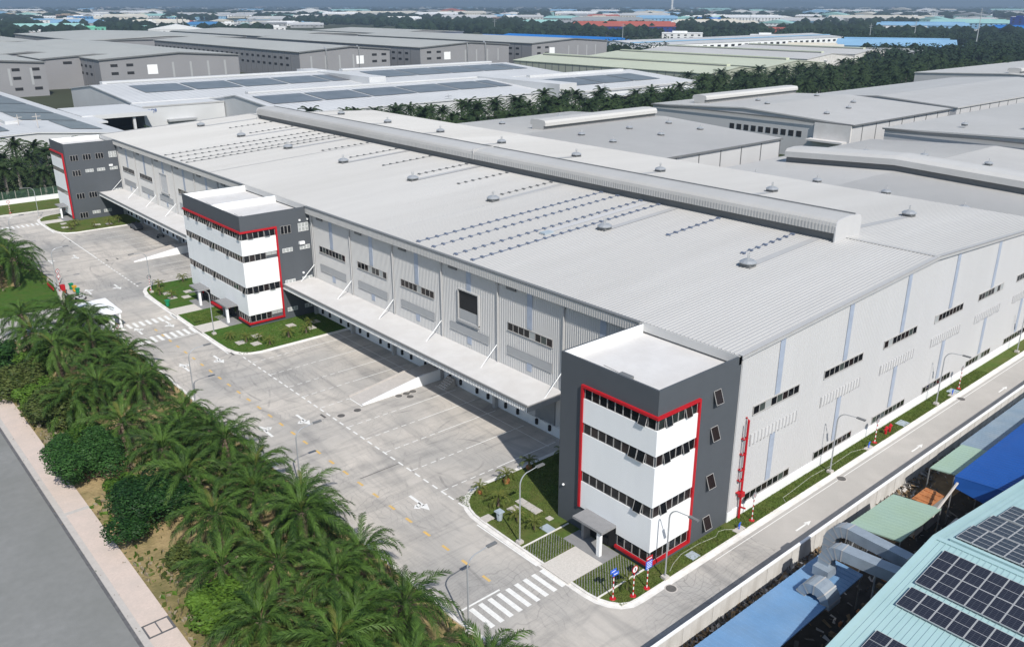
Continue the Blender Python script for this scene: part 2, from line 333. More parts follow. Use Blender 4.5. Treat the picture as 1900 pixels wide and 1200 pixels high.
struct('far_lawn', MB().prism([(-60, 196), (-12, 195), (11, 194.2), (60, 194.2), (60, 207), (-60, 207.5)], -0.28, 0.06), 'lawn')
struct('far_kerb', MB().prism([(-60, 195.6), (-12, 194.6), (11, 193.8), (60, 193.8), (60, 194.2), (11, 194.2), (-12, 195), (-60, 196)], -0.28, 0.1), 'kerb')
struct('yard_kerb', MB().box(-17.35, 6.3, -0.28, -17.0, 100.6, 0.12), 'kerb')
kb = MB(); cur = [(-17.18, 6.3), (-16.85, 2.5), (-17.65, -2), (-20.1, -6.6), (-23, -8.3)]
for (x0, y0), (x1, y1) in zip(cur, cur[1:]):
    d = Vector((x1-x0, y1-y0)); d.normalize(); nx, ny = -d.y*0.16, d.x*0.16
    kb.prism([(x0+nx, y0+ny), (x1+nx, y1+ny), (x1-nx, y1-ny), (x0-nx, y0-ny)], -0.28, 0.13)
struct('yard_kerb', kb, 'kerb')
# light gutter band along the planted side of the yard
struct('yard_gutter', MB().box(-17.0, 6.5, -0.01, -16.35, 100, 0.004), 'slab')

def offset_poly(p, d):
    n = len(p); o = []
    a = sum(p[k][0]*p[(k+1)%n][1]-p[(k+1)%n][0]*p[k][1] for k in range(n)); sg = 1 if a > 0 else -1
    for k in range(n):
        p0, p1, p2 = Vector(p[k-1]), Vector(p[k]), Vector(p[(k+1)%n])
        e1 = (p1-p0).normalized(); e2 = (p2-p1).normalized()
        n1 = Vector((-e1.y, e1.x))*sg; n2 = Vector((-e2.y, e2.x))*sg
        b = (n1+n2); b.normalize(); c = max(0.4, b.dot(n1)); o.append(tuple(p1+b*(d/c)))
    return o
def island(outer, lawn, zl=0.11):
    inner = offset_poly(outer, 0.22); low = offset_poly(outer, -0.45)
    k = MB(); n = len(outer)
    for i in range(n):
        j = (i+1)%n; a, b, c, d = outer[i], outer[j], inner[j], inner[i]
        k.face([(a[0],a[1],0.13),(b[0],b[1],0.13),(c[0],c[1],0.13),(d[0],d[1],0.13)])
        k.face([(a[0],a[1],0.0),(b[0],b[1],0.0),(b[0],b[1],0.13),(a[0],a[1],0.13)])
        k.face([(low[i][0],low[i][1],0.004),(low[j][0],low[j][1],0.004),(b[0],b[1],0.004),(a[0],a[1],0.004)])
    struct('kerb', k, 'kerb')
    struct('lawn', MB().prism(inner, 0.0, zl), lawn)
# order: anticlockwise seen from above
isl1 = [(90.0, -2.15), (90.0, 0.3), (11.7, 0.3), (11.7, 21.3), (2.6, 21.3), (-1.9, 21.35), (-3.3, 21.15), (-4.5, 20.6), (-5.4, 19.75), (-6.0, 18.7), (-6.35, 17.4), (-6.45, 15.8), (-6.5, 13), (-6.55, 7.1), (-6.55, 1.4), (-6.4, 0.2), (-6.0, -0.8), (-5.4, -1.6), (-4.6, -2.05), (-3.6, -2.15)]
isl2 = [(11.7, 71.9), (11.7, 115.6), (3, 115.0), (-2.4, 115.3), (-4.2, 115.0), (-5.4, 114.0), (-6.2, 112.3), (-6.6, 110), (-6.75, 106), (-6.8, 96), (-6.8, 80), (-6.7, 76.4), (-6.3, 74.5), (-5.6, 73.2), (-4.6, 72.4), (-3.2, 72.0)]
isl3 = [(11.7, 165.2), (11.7, 188), (-0.4, 188), (-3, 187.6), (-5.2, 186.3), (-6.5, 184), (-6.9, 181), (-6.9, 172.5), (-6.6, 170), (-6.0, 167.4), (-4.9, 166), (-3.2, 165.3)]
island(isl1, 'lawn'); island(isl2, 'lawn2'); island(isl3, 'lawn')

def garden_path(y0, y1, ya0, ya1, z=0.135):
    struct('garden_path', MB().box(-6.8, y0, 0.01, -2.38, y1, z), 'path')
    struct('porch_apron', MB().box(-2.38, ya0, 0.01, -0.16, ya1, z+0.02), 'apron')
garden_path(3.35, 6.95, 3.35, 8.6)
garden_path(95.9, 99.5, 95.9, 101.8); garden_path(85.2, 88.8, 85.2, 91)
garden_path(178.2, 181.5, 178.2, 184)
struct('garden_edging', MB().box(-6.35, 10.0, 0.11, -0.2, 10.14, 0.19), 'kerb')
struct('garden_edging', MB().box(-6.35, 0.22, 0.11, -0.2, 0.36, 0.19), 'kerb')
# grass pavers: rows of narrow concrete ribs with grass between them
def pavers(x0, y0, x1, y1):
    b = MB(); c = y0-x1
    while c < y1-x0:                      # diagonal ribs y = x + c clipped to the bed
        xa, xb = max(x0, y0-c), min(x1, y1-c)
        if xb-xa > .1: b.prism([(xa, xa+c), (xb, xb+c), (xb-.045, xb+c+.045), (xa-.045, xa+c+.045)], 0.11, 0.16)
        c += .34
    struct('grass_pavers', b, 'apron', kind='stuff')
pavers(-6.3, 7.05, -2.4, 9.95); pavers(-6.2, 0.42, -0.2, 3.3)
# covers set in the lawns
def cover(x0, y0, x1, y1, m='slab', h=0.17, n=1):
    b = MB()
    for i in range(n):
        ya = y0+(y1-y0)*i/n; yb = y0+(y1-y0)*(i+1)/n
        b.box(x0, ya+0.03, 0.1, x1, yb-0.03, h)
        if m == 'slab': b.box(x0+0.12, ya+0.12, h, x1-0.12, yb-0.12, h+0.02)
    return struct('lawn_cover', b, m)
cover(-1.6, 13.35, -0.62, 16.6, n=3); cover(-2.9, 10.15, -1.85, 11.45, 'slabb'); cover(-1.35, 11.6, -0.7, 12.3)
cover(-6.3, 15.5, -5.15, 16.6, 'slab'); cover(-3.2, 15.2, -2.0, 16.1); cover(4.3, -1.8, 5.4, -0.75, 'slabb')
for x in (45.2, 59.3): cover(x, -1.9, x+1.5, -0.7, 'slabb')
for x, y in ((-2.6, 103.4), (-4.6, 104.5), (-1.2, 106.2), (-4.7, 76.5), (-3.1, 74.6), (-1.6, 77.6), (4.6, 78.3), (6.6, 75.3), (8.4, 77.4), (-4.5, 107.5), (1.9, 169), (4.2, 168), (-3.8, 175), (-4.6, 171)):
    cover(x, y, x+1.3, y+1.5)

# ------------------------------------------------------------------ road paint
P = 0.006
def stripes(name, rects, m='paint', z=P):
    b = MB()
    for r in rects:
        if len(r) == 4 and not hasattr(r[0], '__len__'): x0, y0, x1, y1 = r; b.face([(x0,y0,z),(x1,y0,z),(x1,y1,z),(x0,y1,z)])
        else: b.face([(p[0], p[1], z) for p in r])
    return struct(name, b, m)
y = 22.4; e = []
while y < 72: e.append((-6.15, y, -5.95, y+0.95)); y += 1.62
y = 116
while y < 141: e.append((-6.3, y, -6.1, y+0.95)); y += 1.62
y = 12.4
while y < 22: e.append((-6.15+min(0, (y-19)*0.0), y, -5.95, y+0.95)); y += 1.75
stripes('edge_dashes', [r for r in e if r[1] > 17.5 or r[1] > 22] )
stripes('edge_line', [(-6.25, 141.3, -6.05, 166), (-6.95, 182.4, -6.9, 182.5)])
stripes('kerb_side_line', [(-7.15, 7.2, -7.0, 16.0), (-7.25, 74.5, -7.1, 85), (-7.25, 90, -7.1, 110), (-7.2, 168, -7.05, 180)])
e = []
for yb in (23.3, 28.9, 34.3, 38.5, 42.6, 49.5, 54.0, 58.0, 63.4, 69.1):
    xs = -5.9; xe = 1.2
    if yb == 49.5: xe = -1.6
    while xs < xe: e.append((xs, yb-0.06, xs+0.75, yb+0.06)); xs += 1.25
    if yb != 49.5: e.append((xs, yb-0.06, 10.6, yb+0.06))
e.append((9.2, 23, 9.3, 45.5)); e.append((9.2, 51, 9.3, 71.5)); e.append((-1.65, 46.4, -1.5, 49.6))
for yb in (118.5, 123, 127.5, 142.5, 147, 151.5, 156, 160.5):
    e.append((0.5, yb-0.06, 10.6, yb+0.06))
stripes('bay_lines', e)
stripes('centre_dashes', [(-11.88, 8.4+3.06*i-0.1, -11.6, 8.4+3.06*i+0.95) for i in range(28)], 'ypaint')
e = [(-15.6+1.02*i, 3.5, -15.12+1.02*i, 6.5) for i in range(9)]
stripes('crosswalk', e); stripes('stop_line', [(-16.3, 6.75, -11.85, 6.95)])
stripes('crosswalk', [(-15.7+1.02*i, 86.3, -15.2+1.02*i, 89.0) for i in range(10)])
stripes('stop_line', [(-11.6, 85.9, -6.8, 86.08)])
stripes('crosswalk', [(-15.7+1.02*i, 94.6, -15.2+1.02*i, 97.1) for i in range(9)])
stripes('crosswalk', [(-16.2+1.02*i, 178.6, -15.75+1.02*i, 181.2) for i in range(10)])
def arrow(x, y, d, turn=0, s=1.0):
    "d = +1 pointing +Y, -1 pointing -Y; turn adds a side barb"
    p = [[(-.13,-1.5),(.13,-1.5),(.13,.5),(-.13,.5)], [(-.42,.4),(.42,.4),(0,1.4)]]
    if turn: p.append([(0,-.2),(0,.15),(.5*turn,.45),(.5*turn,.15)]); p.append([(.42*turn,-.1),(.42*turn,.75),(.85*turn,.35)])
    stripes('road_arrow', [[(x+a*s*d, y+b*s*d) for a, b in q] for q in p])
for y_ in (22.9, 47.9, 73.4, 92.6, 118.3, 144.3): arrow(-9.1, y_, -1, 1, 1.25)
for y_ in (73.9, 92.8, 118.9, 143.9, 48.2): arrow(-14.0, y_, 1, 1, 1.25)
def arrowx(x, y):
    stripes('road_arrow', [[(x-1.4, y-.09), (x+.5, y-.09), (x+.5, y+.09), (x-1.4, y+.09)], [(x+.4, y-.3), (x+1.3, y), (x+.4, y+.3)]])
for x_ in (17.3, 41.5, 66.1, 90): arrowx(x_, -5.3)
stripes('road_edge_line', [(6, -3.05, 95, -2.97)])
def manhole(x, y, r=0.48):
    b = MB(); b.k = 1; b.disc(x, y, 0.0, r*1.25, 20, 0.006); b.k = 0; b.disc(x, y, 0.006, r, 20, 0.006)
    struct('manhole_cover', b, ['iron', 'slab'])
for x, y in ((28.4, -3.1), (58.8, -2.96), (-0.3, -2.95), (-4.98, 45.86), (-2.63, 45.85), (3.72, 45.97), (4.87, 45.92), (5.93, 45.91), (4.74, 44.81)): manhole(x, y)
dr = MB()
for x, y in ((-6.9, 46.6), (-6.9, 73.5), (-6.6, 157.5), (-5.2, 137), (-3.3, 136.8)): dr.box(x, y, 0, x+0.3, y+1.3, 0.008)
dr.box(-11.2, 31.1, 0, -6.2, 31.2, 0.007)
struct('drain_grate', dr, 'iron')

# worn patches and litter on the street and pavement
random.seed(9)
lt = MB()
for i in range(140):
    x = random.choice((-37.9, -35.5, -17.3, -16.8))+random.gauss(0, .25); y = random.uniform(0, 98); s_ = random.uniform(.03, .12); a = random.uniform(0, 3)
    lt.k = random.choice((0, 1)); lt.face([(x-s_*cos(a), y-s_*sin(a), .14), (x+s_*sin(a), y-s_*cos(a)*.5, .15), (x+s_*cos(a), y+s_*sin(a), .17)])
struct('fallen_leaves', lt, ['soil', 'leafm'], kind='stuff')

# ------------------------------------------------------------------ boundary wall on the side road
bw = thing('boundary_wall', (-25, -8.275, 0), 'long white precast boundary wall beside the side road', 'wall')
k = 0; x = -25.1
pm = MB().box(0.11, -0.05, 0, 3.79, 0.05, 2.1).mesh('wall_panel', 'white_dirty'); po = MB().box(-0.1, -0.09, 0, 0.1, 0.09, 2.12).mesh('post', 'white_dirty')
cp = MB().box(-0.1, -0.13, 2.12, 3.8, 0.13, 2.24).mesh('coping', 'white')
while k < 40:
    for nm, me in (('wall_panel', pm), ('post', po), ('coping', cp)): link(nm, me, bw, (k*3.9, 0, 0))
    k += 1
# rough outer ground and rubble strip between wall and the lean-to roofs
struct('back_lane_ground', MB().box(-40, -12.6, -0.29, 150, -8.4, -0.05), 'soil')
M['gap_black'] = mat('black_gap_ground', (0.035, 0.032, 0.03), 0.9, var=0.4, scale=1.0)  # near-black ground for the gap between the lean-to roofs and teal factory
struct('back_yard_ground', MB().box(-40, -22, -0.29, 150, -12.6, -0.05), 'gap_black')
rb = MB(); random.seed(3)
for i in range(5200):
    x = random.uniform(-25, 110); y = -8.5-abs(random.gauss(0, 0.9)) if random.random() < 0.7 else random.uniform(-19, -8.6); s = random.uniform(0.05, 0.34); z = random.uniform(0, 0.35)
    a = random.uniform(0, 3); c, d = cos(a)*s*random.uniform(.5, 3), sin(a)*s*random.uniform(.5, 3)
    rb.k = random.choice((0, 0, 1, 2, 3)); rb.face([(x, y, z), (x+c, y+d, z+random.uniform(0, .3)), (x+c-d*.4, y+d+c*.4, z+random.uniform(0, .3)), (x-d*.4, y+c*.4, z+.05)])
struct('rubble', rb, ['soil', 'iron', 'greybark', 'slab'], kind='stuff')

# ================================================================== WINDOWS
_sm = {}
def sash_meshes(w_, h_, fm='frame'):
    k = (round(w_, 2), round(h_, 2), fm)
    if k not in _sm:
        t = 0.032; b = MB()
        b.box(-w_/2, -0.06, -h_, -w_/2+t, 0, 0); b.box(w_/2-t, -0.06, -h_, w_/2, 0, 0)
        b.box(-w_/2+t, -0.06, -t, w_/2-t, 0, 0); b.box(-w_/2+t, -0.06, -h_, w_/2-t, 0, -h_+t)
        fr = b.mesh('window_frame', fm)
        ps = [MB().box(-w_/2+t-0.005, -0.035, -h_+t-0.005, w_/2-t+0.005, -0.025, -t+0.005).mesh('pane', g_) for g_ in ('glass', 'glass2', 'glass3', 'glassg')]
        _sm[k] = (fr, ps)
    return _sm[k]
def rot_for(nrm): return {'-y': 0, '-x': -pi/2, '+y': pi, '+x': pi/2}[nrm]
def sash(parent, p, nrm, w_, h_, opn=0.0, g_=0, fm='frame', name='window'):
    "p = world position of the top centre"
    fr, ps = sash_meshes(w_, h_, fm); base = WL[parent]
    o = link(name, fr, parent, (p[0]-base.x, p[1]-base.y, p[2]-base.z), (-opn, 0, rot_for(nrm)))
    link('pane', ps[g_], o)
    return o
def strip_window(parent, c, nrm, w_, h_, n, seed=0, fm='frame', bright=0.0, deep=0.07):
    "one framed band of n panes; c = world centre"
    rd = random.Random(seed); t = 0.075; b = MB(); pw = (w_-t)/n
    b.box(-w_/2, -deep-.03, h_/2-t, w_/2, 0, h_/2); b.box(-w_/2, -deep-.06, -h_/2, w_/2, 0, -h_/2+t)
    for i in range(n+1): b.box(-w_/2+i*pw, -deep, -h_/2+t, -w_/2+i*pw+t, 0, h_/2-t)
    base = WL[parent]; key = ('s', round(w_, 2), round(h_, 2), n, fm)
    if key not in _sm:
        me = b.mesh('window_band', fm)
        ps = [MB().box(-pw/2+t/2-.003, -deep+.02, -h_/2+t-.003, pw/2-t/2+.003, -deep+.03, h_/2-t+.003).mesh('pane', q) for q in ('glass', 'glass2', 'glass3', 'glassg')]
        _sm[key] = (me, ps)
    me, ps = _sm[key]
    o = link('window', me, parent, (c[0]-base.x, c[1]-base.y, c[2]-base.z), (0, 0, rot_for(nrm)))
    for i in range(n):
        r = rd.random(); q = 3 if r < bright else (0 if r < .62 else 1 if r < .85 else 2)
        link('pane', ps[q], o, (-w_/2+t/2+(i+.5)*pw, 0, 0))
    return o

# ================================================================== OFFICE TOWERS
H = 18.0
BANDS = [(14.3, 15.4), (10.75, 11.85), (5.6, 6.75), (0.95, 2.1)]
def tower(y0, y1, label, spans, lit_side, frame_left=True, seed=1, group='office towers along the yard', side_windows=()):
    """spans: white facade on the front (x=0) from y0 to ys; lit_side: x extent of the white wrap on the -Y face"""
    t = thing('office_tower', (0, y0, 0), label, 'building', group); rd = random.Random(seed)
    b = MB(); b.box(0, y0, 0, W0-0.02, y1, 16.9)
    b.box(0, y0, 16.9, W0-.02, y0+.2, H); b.box(0, y0+.2, 16.9, .2, y1, H); b.box(.2, y1-.2, 16.9, W0-.4, y1, H)
    part('wall', b, 'dark', t)
    rs = MB().box(.2, y0+.2, 16.9, W0-.04, y1-.2, 16.98); part('roof', rs, 'roofslab', t)
    part('parapet_lining', MB().box(.2, y1-.215, 16.98, W0-.4, y1-.2, H-.01), 'white', t)
    return t, rd
def white_face(t, rd, ya, yb, xr, y0, porch, lows, ylow_white=0.0, side_last_grey=None, pitch=.94):
    "front facade (x=0) white from ya to yb, with bands; -Y face white to xr"
    zt = 15.4; P_ = 0.15
    zs = [15.4]
    # white panels between window bands
    bands = BANDS
    for i in range(3):
        z1 = bands[i][0]; z0 = bands[i+1][1]
        b = MB()
        if i < 2 or not porch:
            b.box(-P_, y0-P_, z0, 0, yb, z1)
        else:
            b.box(-P_, y0-P_, 2.75, 0, yb, z1)
            # lower pieces down to the low windows / around porches
            for (a, c) in lows: b.box(-P_, a if a > y0+.01 else y0-P_, z0, 0, c, 2.75)
            cuts = sorted(lows)
        if xr > 0: b.box(0, y0-P_, z0, xr, y0, z1)
        part('white_panel', b, 'white', t)
    # windows front
    n = max(1, round((yb-ya-0.1)/pitch)); w_ = (yb-ya-0.1)/n
    for bi, (z0, z1) in enumerate(bands[:3]):
        for k in range(n):
            yc = ya+0.05+(k+.5)*w_
            opn = 0.0
            if k in ((1, 2) if n < 12 else (0, 5, 6, 11, 12, 17, 21)) and rd.random() < .75: opn = rd.uniform(.22, .32)
            sash(t, (-0.03, yc, z1-.02), '-x', w_-.04, z1-z0-.04, opn, rd.choice((0, 0, 0, 1)))
    for a, c in lows:
        m = max(1, round((c-a-.2)/pitch)); w2 = (c-a-.2)/m
        for k in range(m): sash(t, (-0.03, a+.1+(k+.5)*w2, 2.08), '-x', w2-.04, 1.12, 0, rd.choice((0, 0, 1)))
    if xr > 0:
        n = 6; w_ = (xr-.1)/n
        for bi, (z0, z1) in enumerate(bands):
            for k in range(n):
                grey = side_last_grey and bi in side_last_grey and k >= 4
                opn = rd.uniform(.2, .3) if (not grey and k in (1, 4) and rd.random() < .8 and bi < 3) else 0
                sash(t, (.05+(k+.5)*w_, y0-.03, z1-.02), '-y', w_-.04, (z1-z0-.04) if not grey else (z1-z0)*.5, opn, 3 if grey else rd.choice((0, 0, 1)))
def red_band(t, boxes):
    for bx in boxes: part('red_frame', MB().box(*bx), 'red', t)
def porch(t, ya, yb):
    p = part('porch_roof', MB().box(-2.1, ya, 2.75, -.15, yb, 3.0), 'apron', t)
    part('porch_column', MB().box(-1.95, ya+.35, 0.15, -1.6, ya+.75, 2.75), 'white', t)
    part('porch_shade_sheet', MB().box(-.02, ya+.1, 0.15, -.005, yb, 2.7), 'dark2', t)  # flat near-black sheet: the shade of the porch recess put into colour
    part('porch_door', MB().box(-.08, ya+1.0, 0.16, -.03, ya+2.6, 2.35), 'glass', t)
    part('red_sill', MB().box(-.18, yb-.9, 1.3, 0, yb+1.0, 1.75), 'red', t)
    part('porch_lobby', MB().box(-1.0, yb-.5, 0.15, -.1, yb-.15, 2.75), 'apron', t)
def hatch(t, x, y):
    b = MB(); b.box(x+.55, y+.6, 16.98, x+1.7, y+2.0, 17.25); part('roof_hatch', b, 'trimd', t)
    part('roof_ladder', MB().tube([(x+1.2, y+2.0, 17.3), (x+1.4, y+4.0, 17.3)], .05, 5), 'trim', t)

# --- near tower
t1, rd = tower(0, 11.8, 'nearest dark grey office tower with white window-banded corner, beside the striped crossing', None, None, seed=5)
white_face(t1, rd, 0, 8.6, 5.42, 0, True, [(0.0, 3.9)], pitch=.94)
red_band(t1, [(-.27, -.27, 15.4, 0, 8.87, 15.64), (-.27, 8.62, 2.75, 0, 8.87, 15.4), (0, -.27, 15.4, 5.68, 0, 15.64), (5.42, -.27, .9, 5.68, 0, 15.4), (-.27, -.27, .66, 0, 3.95, .93), (0, -.27, .66, 5.68, 0, .9)])
porch(t1, 3.9, 7.7); hatch(t1, .35, 4.0)
for z1 in (15.65, 11.95, 6.9, 2.35): sash(t1, (8.2, -.03, z1), '-y', 1.05, 1.35, .35, 1)
part('lamp_globe', MB().lathe([(.02, 4.0), (.13, 4.08), (.13, 4.18), (.02, 4.26)], 8, -.15, 11), 'white', t1)
# --- middle tower (two roof bays)
t2, rd = tower(82.33, 105.1, 'middle office tower, wide with two white roof terraces and white window bands', None, None, seed=9)
white_face(t2, rd, 82.33, 105.1, 5.62, 82.33, True, [(82.33, 86.1), (90.9, 97.3), (101.7, 105.1)], side_last_grey=(1, 3), pitch=.94)
red_band(t2, [(-.27, 82.06, 15.4, 0, 105.1, 15.66), (0, 82.06, 15.4, 5.9, 82.33, 15.66), (5.62, 82.06, .9, 5.9, 82.33, 15.4), (0, 82.06, .64, 5.9, 82.33, .9), (-.27, 82.06, .64, 0, 86.1, .9), (-.4, 91, .4, 0, 97.2, .7)])
porch(t2, 86.3, 90.7); porch(t2, 97.5, 101.5); hatch(t2, .35, 84.0); hatch(t2, .35, 95.0)
part('party_parapet', MB().box(.2, 93.1, 16.98, W0-.4, 93.4, H), 'white', t2)
def side_wins(t, y0, lst):
    for x0, z0, z1, n, gg in lst:
        w_ = 1.8/n
        for k in range(n): sash(t, (x0+(k+.5)*w_, y0-.03, z1), '-y', w_-.03, z1-z0, 0, gg, 'frame' if gg == 0 else 'white')
side_wins(t2, 82.33, [(6.55, 14.2, 15.5, 3, 0), (9.6, 14.85, 15.5, 3, 3), (9.6, 14.15, 14.8, 3, 3), (6.55, 11.2, 11.85, 3, 3), (9.6, 11.2, 11.85, 3, 3), (9.6, 5.95, 6.6, 3, 3), (6.55, 5.95, 6.6, 3, 3), (6.5, 1.3, 1.95, 3, 3), (9.6, 1.3, 1.95, 3, 3)])
for x, z in ((9.8, 16.0), (11.2, 16.0), (9.7, 7.3)): part('wall_vent', MB().box(x, 82.13, z-.14, x+.28, 82.33, z+.14), 'white', t2)
part('air_unit', MB().box(9.5, 81.9, 12.1, 10.4, 82.33, 12.55), 'white', t2)
# --- far tower
t3, rd = tower(177.07, 188.9, 'farthest office tower, dark grey side with small windows, at the far end of the yard', None, None, seed=13)
P_ = .15
for z0, z1 in ((11.85, 14.3), (6.75, 10.75), (.9, 5.6)): part('white_panel', MB().box(-P_, 178.8, z0, 0, 188.9, z1), 'white', t3)
for z0, z1 in BANDS[:3]:
    for k in range(10): sash(t3, (-.03, 179.3+k*1.0, z1-.02), '-x', .94, z1-z0-.04, 0, rd.choice((0, 1)))
red_band(t3, [(-.32, 178.35, 15.4, 0, 188.9, 15.7), (-.32, 178.35, .4, 0, 178.7, 15.4)])
porch(t3, 181.5, 185.5)
side_wins(t3, 177.07, [(1.0, 14, 15.3, 3, 0), (3.8, 14, 15.3, 3, 0), (6.6, 14, 15.3, 3, 0), (9.6, 14.7, 15.4, 3, 3), (9.6, 14.0, 14.65, 3, 3), (1.0, 10.5, 11.8, 3, 0), (3.9, 11.1, 11.8, 3, 3), (6.5, 11.1, 11.8, 3, 3), (9.4, 11.1, 11.8, 3, 3),
  (1.0, 5.1, 6.4, 3, 0), (3.8, 5.1, 6.4, 3, 0), (9.6, 5.9, 6.5, 3, 3), (1.05, .5, 1.8, 3, 0), (3.9, 1.2, 1.9, 3, 3), (6.5, 1.2, 1.9, 3, 3)])
part('air_unit', MB().box(9.3, 176.7, 12.0, 10.1, 177.07, 12.4), 'white', t3)

# ================================================================== MAIN FACTORY
fa = thing('factory_building', (W0, 0, 0), 'long light grey factory with ribbed metal roof and ridge ventilator, behind the office towers', 'building')
b = MB(); b.extr([(W0, 0), (W1, 0), (W1, 18.0), (50.83, 20.0), (W0, 18.0)], 'y', 0, YL)
part('wall', b, 'gable', fa)
b = MB(); y = 12.1
while y < YL:                         # ribbed cladding of the yard side
    if not (82.2 < y < 105.2): b.face([(W0, y, 6.1), (W0-.045, y+.03, 6.1), (W0-.045, y+.03, 17), (W0, y, 17)]); b.face([(W0-.045, y+.03, 6.1), (W0-.045, y+.13, 6.1), (W0-.045, y+.13, 17), (W0-.045, y+.03, 17)]); b.face([(W0-.045, y+.13, 6.1), (W0, y+.16, 6.1), (W0, y+.16, 17), (W0-.045, y+.13, 17)])
    y += 0.34
part('wall_cladding', b, 'wall', fa)['kind'] = 'stuff'
b = MB(); x = 12.0
while x < W1:
    zt = 17.9+min(x-W0, W1-x)*2.0/39.07
    b.face([(x, 0, 1.2), (x+.03, -.03, 1.2), (x+.03, -.03, zt), (x, 0, zt)]); b.face([(x+.03, -.03, 1.2), (x+.13, -.03, 1.2), (x+.13, -.03, zt), (x+.03, -.03, zt)]); b.face([(x+.13, -.03, 1.2), (x+.16, 0, 1.2), (x+.16, 0, zt), (x+.13, -.03, zt)])
    x += 0.36
part('gable_cladding', b, 'gable', fa)['kind'] = 'stuff'
# roof sheets with ribs down the slope
XR, ZR = 50.83, 20.15
def roofz(x): return 18.1+(ZR-18.1)*(39.43-abs(x-XR))/39.43
rp = MB(); yv = -0.25
def slope_face(b, x0, x1, ya, yb, h0, h1):
    b.face([(x0, ya, roofz(x0)+h0), (x1, ya, roofz(x1)+h0), (x1, yb, roofz(x1)+h1), (x0, yb, roofz(x0)+h1)])
for x0, x1 in ((11.4, XR), (XR, 90.26)):
    y = -0.25
    while y < YL+.2:
        slope_face(rp, x0, x1, y, y+.36, 0, 0); slope_face(rp, x0, x1, y+.36, y+.39, 0, .055); slope_face(rp, x0, x1, y+.39, y+.45, .055, .055); slope_face(rp, x0, x1, y+.45, y+.48, .055, 0)
        y += .48
part('roof', rp, 'roof', fa)['kind'] = 'stuff'
for ya, yb in ((-.3, -.22), (YL+.22, YL+.3)):
    b = MB(); b.extr([(11.39, 18.08), (XR, ZR-.02), (90.27, 18.08), (90.27, 17.8), (XR, 19.8), (11.39, 17.8)], 'y', ya, yb)
    ya = -.3 if ya < 0 else YL-.2
    for x0, x1 in ((11.39, XR), (XR, 90.27)): b.face([(x0, ya, roofz(x0)+.075), (x1, ya, roofz(x1)+.075), (x1, ya+.5, roofz(x1)+.075), (x0, ya+.5, roofz(x0)+.075)])
    part('verge_trim', b, 'trim', fa)
for ya, yb in ((-.2, 11.7), (176.5, YL)): part('ridge_cap', MB().box(XR-.35, ya, ZR+.03, XR+.35, yb, ZR+.09), 'roof', fa)
# eaves fascia with ribs
for ya, yb in ((11.85, 82.25), (105.15, 177.0)): part('eaves_fascia', MB().box(11.02, ya, 16.95, W0-.001, yb, 18.06), 'wall', fa)
b = MB(); y = 12
while y < 177:
    if not (82 < y < 105.2): b.box(10.98, y, 16.95, 11.02, y+.12, 18.02)
    y += .34
part('fascia_ribs', b, 'trim', fa)['kind'] = 'stuff'
for ya, yb in ((.0, 11.8), (82.3, 105.1), (177.07, 188.0)): part('eaves_flashing', MB().box(11.3, ya, 17.2, W0-.01, yb, 18.08), 'wall', fa)
for ya, yb in ((11.85, 82.25), (105.15, 177.0)): part('gutter', MB().box(10.9, ya, 18.06, 11.38, yb, 18.14), 'trimd', fa)
# bays of the yard side
pipes = [23.4+11.6*i for i in range(6)]+[106.4+11.7*i for i in range(7)]
for y in pipes: part('downpipe', MB().tube([(11.6, y, 1.2), (11.6, y, 16.95)], .11, 8).box(11.5, y-.18, 16.3, 11.75, y+.18, 16.9), 'trim', fa)
cen1 = [29.2+11.6*i for i in range(5)]; cen2 = [112.2+11.7*i for i in range(6)]
for i, yc in enumerate([17.4]+cen1+cen2):
    # bluish translucent sheets
    if yc == 17.4:
        part('skylight_strip', MB().box(W0-.07, yc-.45, 12.3, W0-.045, yc+.45, 16.95), 'blue_strip', fa); continue
    opening = (i == 2) or (i == 9)
    zlo = 14.0 if opening else 12.2
    part('skylight_strip', MB().box(W0-.08, yc-.45, zlo, W0-.05, yc+.45, 16.95), 'blue_strip', fa)
    part('skylight_strip', MB().box(W0-.08, yc-.45, 6.8, W0-.05, yc+.45, 7.95), 'blue_strip', fa)
    part('louvre', MB().box(W0-.12, yc-4, 7.95, W0-.03, yc+4, 9.05), 'louvre', fa)
    part('louvre_trim', MB().box(W0-.14, yc-4.05, 7.9, W0-.121, yc+4.05, 7.98).box(W0-.14, yc-4.05, 9.02, W0-.121, yc+4.05, 9.08), 'trim', fa)
    if i != 1 or True:
        if opening:
            o = part('wall_opening', MB().box(W0-.1, yc-2, 9.9, W0-.02, yc+2, 13.9), 'dark2', fa)
            part('opening_frame', MB().box(W0-.3, yc-2.15, 9.75, W0, yc-2, 14.05).box(W0-.3, yc+2, 9.75, W0, yc+2.15, 14.05).box(W0-.3, yc-2, 13.9, W0, yc+2, 14.05).box(W0-.35, yc-2.15, 9.6, W0, yc+2.15, 9.9), 'trim', fa)
            part('opening_infill', MB().box(W0-.16, yc-1.95, 9.9, W0-.11, yc+1.95, 11.3 if i == 2 else 13.85), 'louvre' if i == 2 else 'louvrew', fa)
        else: strip_window(fa, (W0-.02, yc, 11.55), '-x', 8, 1.1, 8, seed=i+3, bright=.08)
    part('eaves_louvre', MB().box(W0-.25, yc+2.4, 16.3, W0-.02, yc+4.1, 16.75), 'trimd', fa)
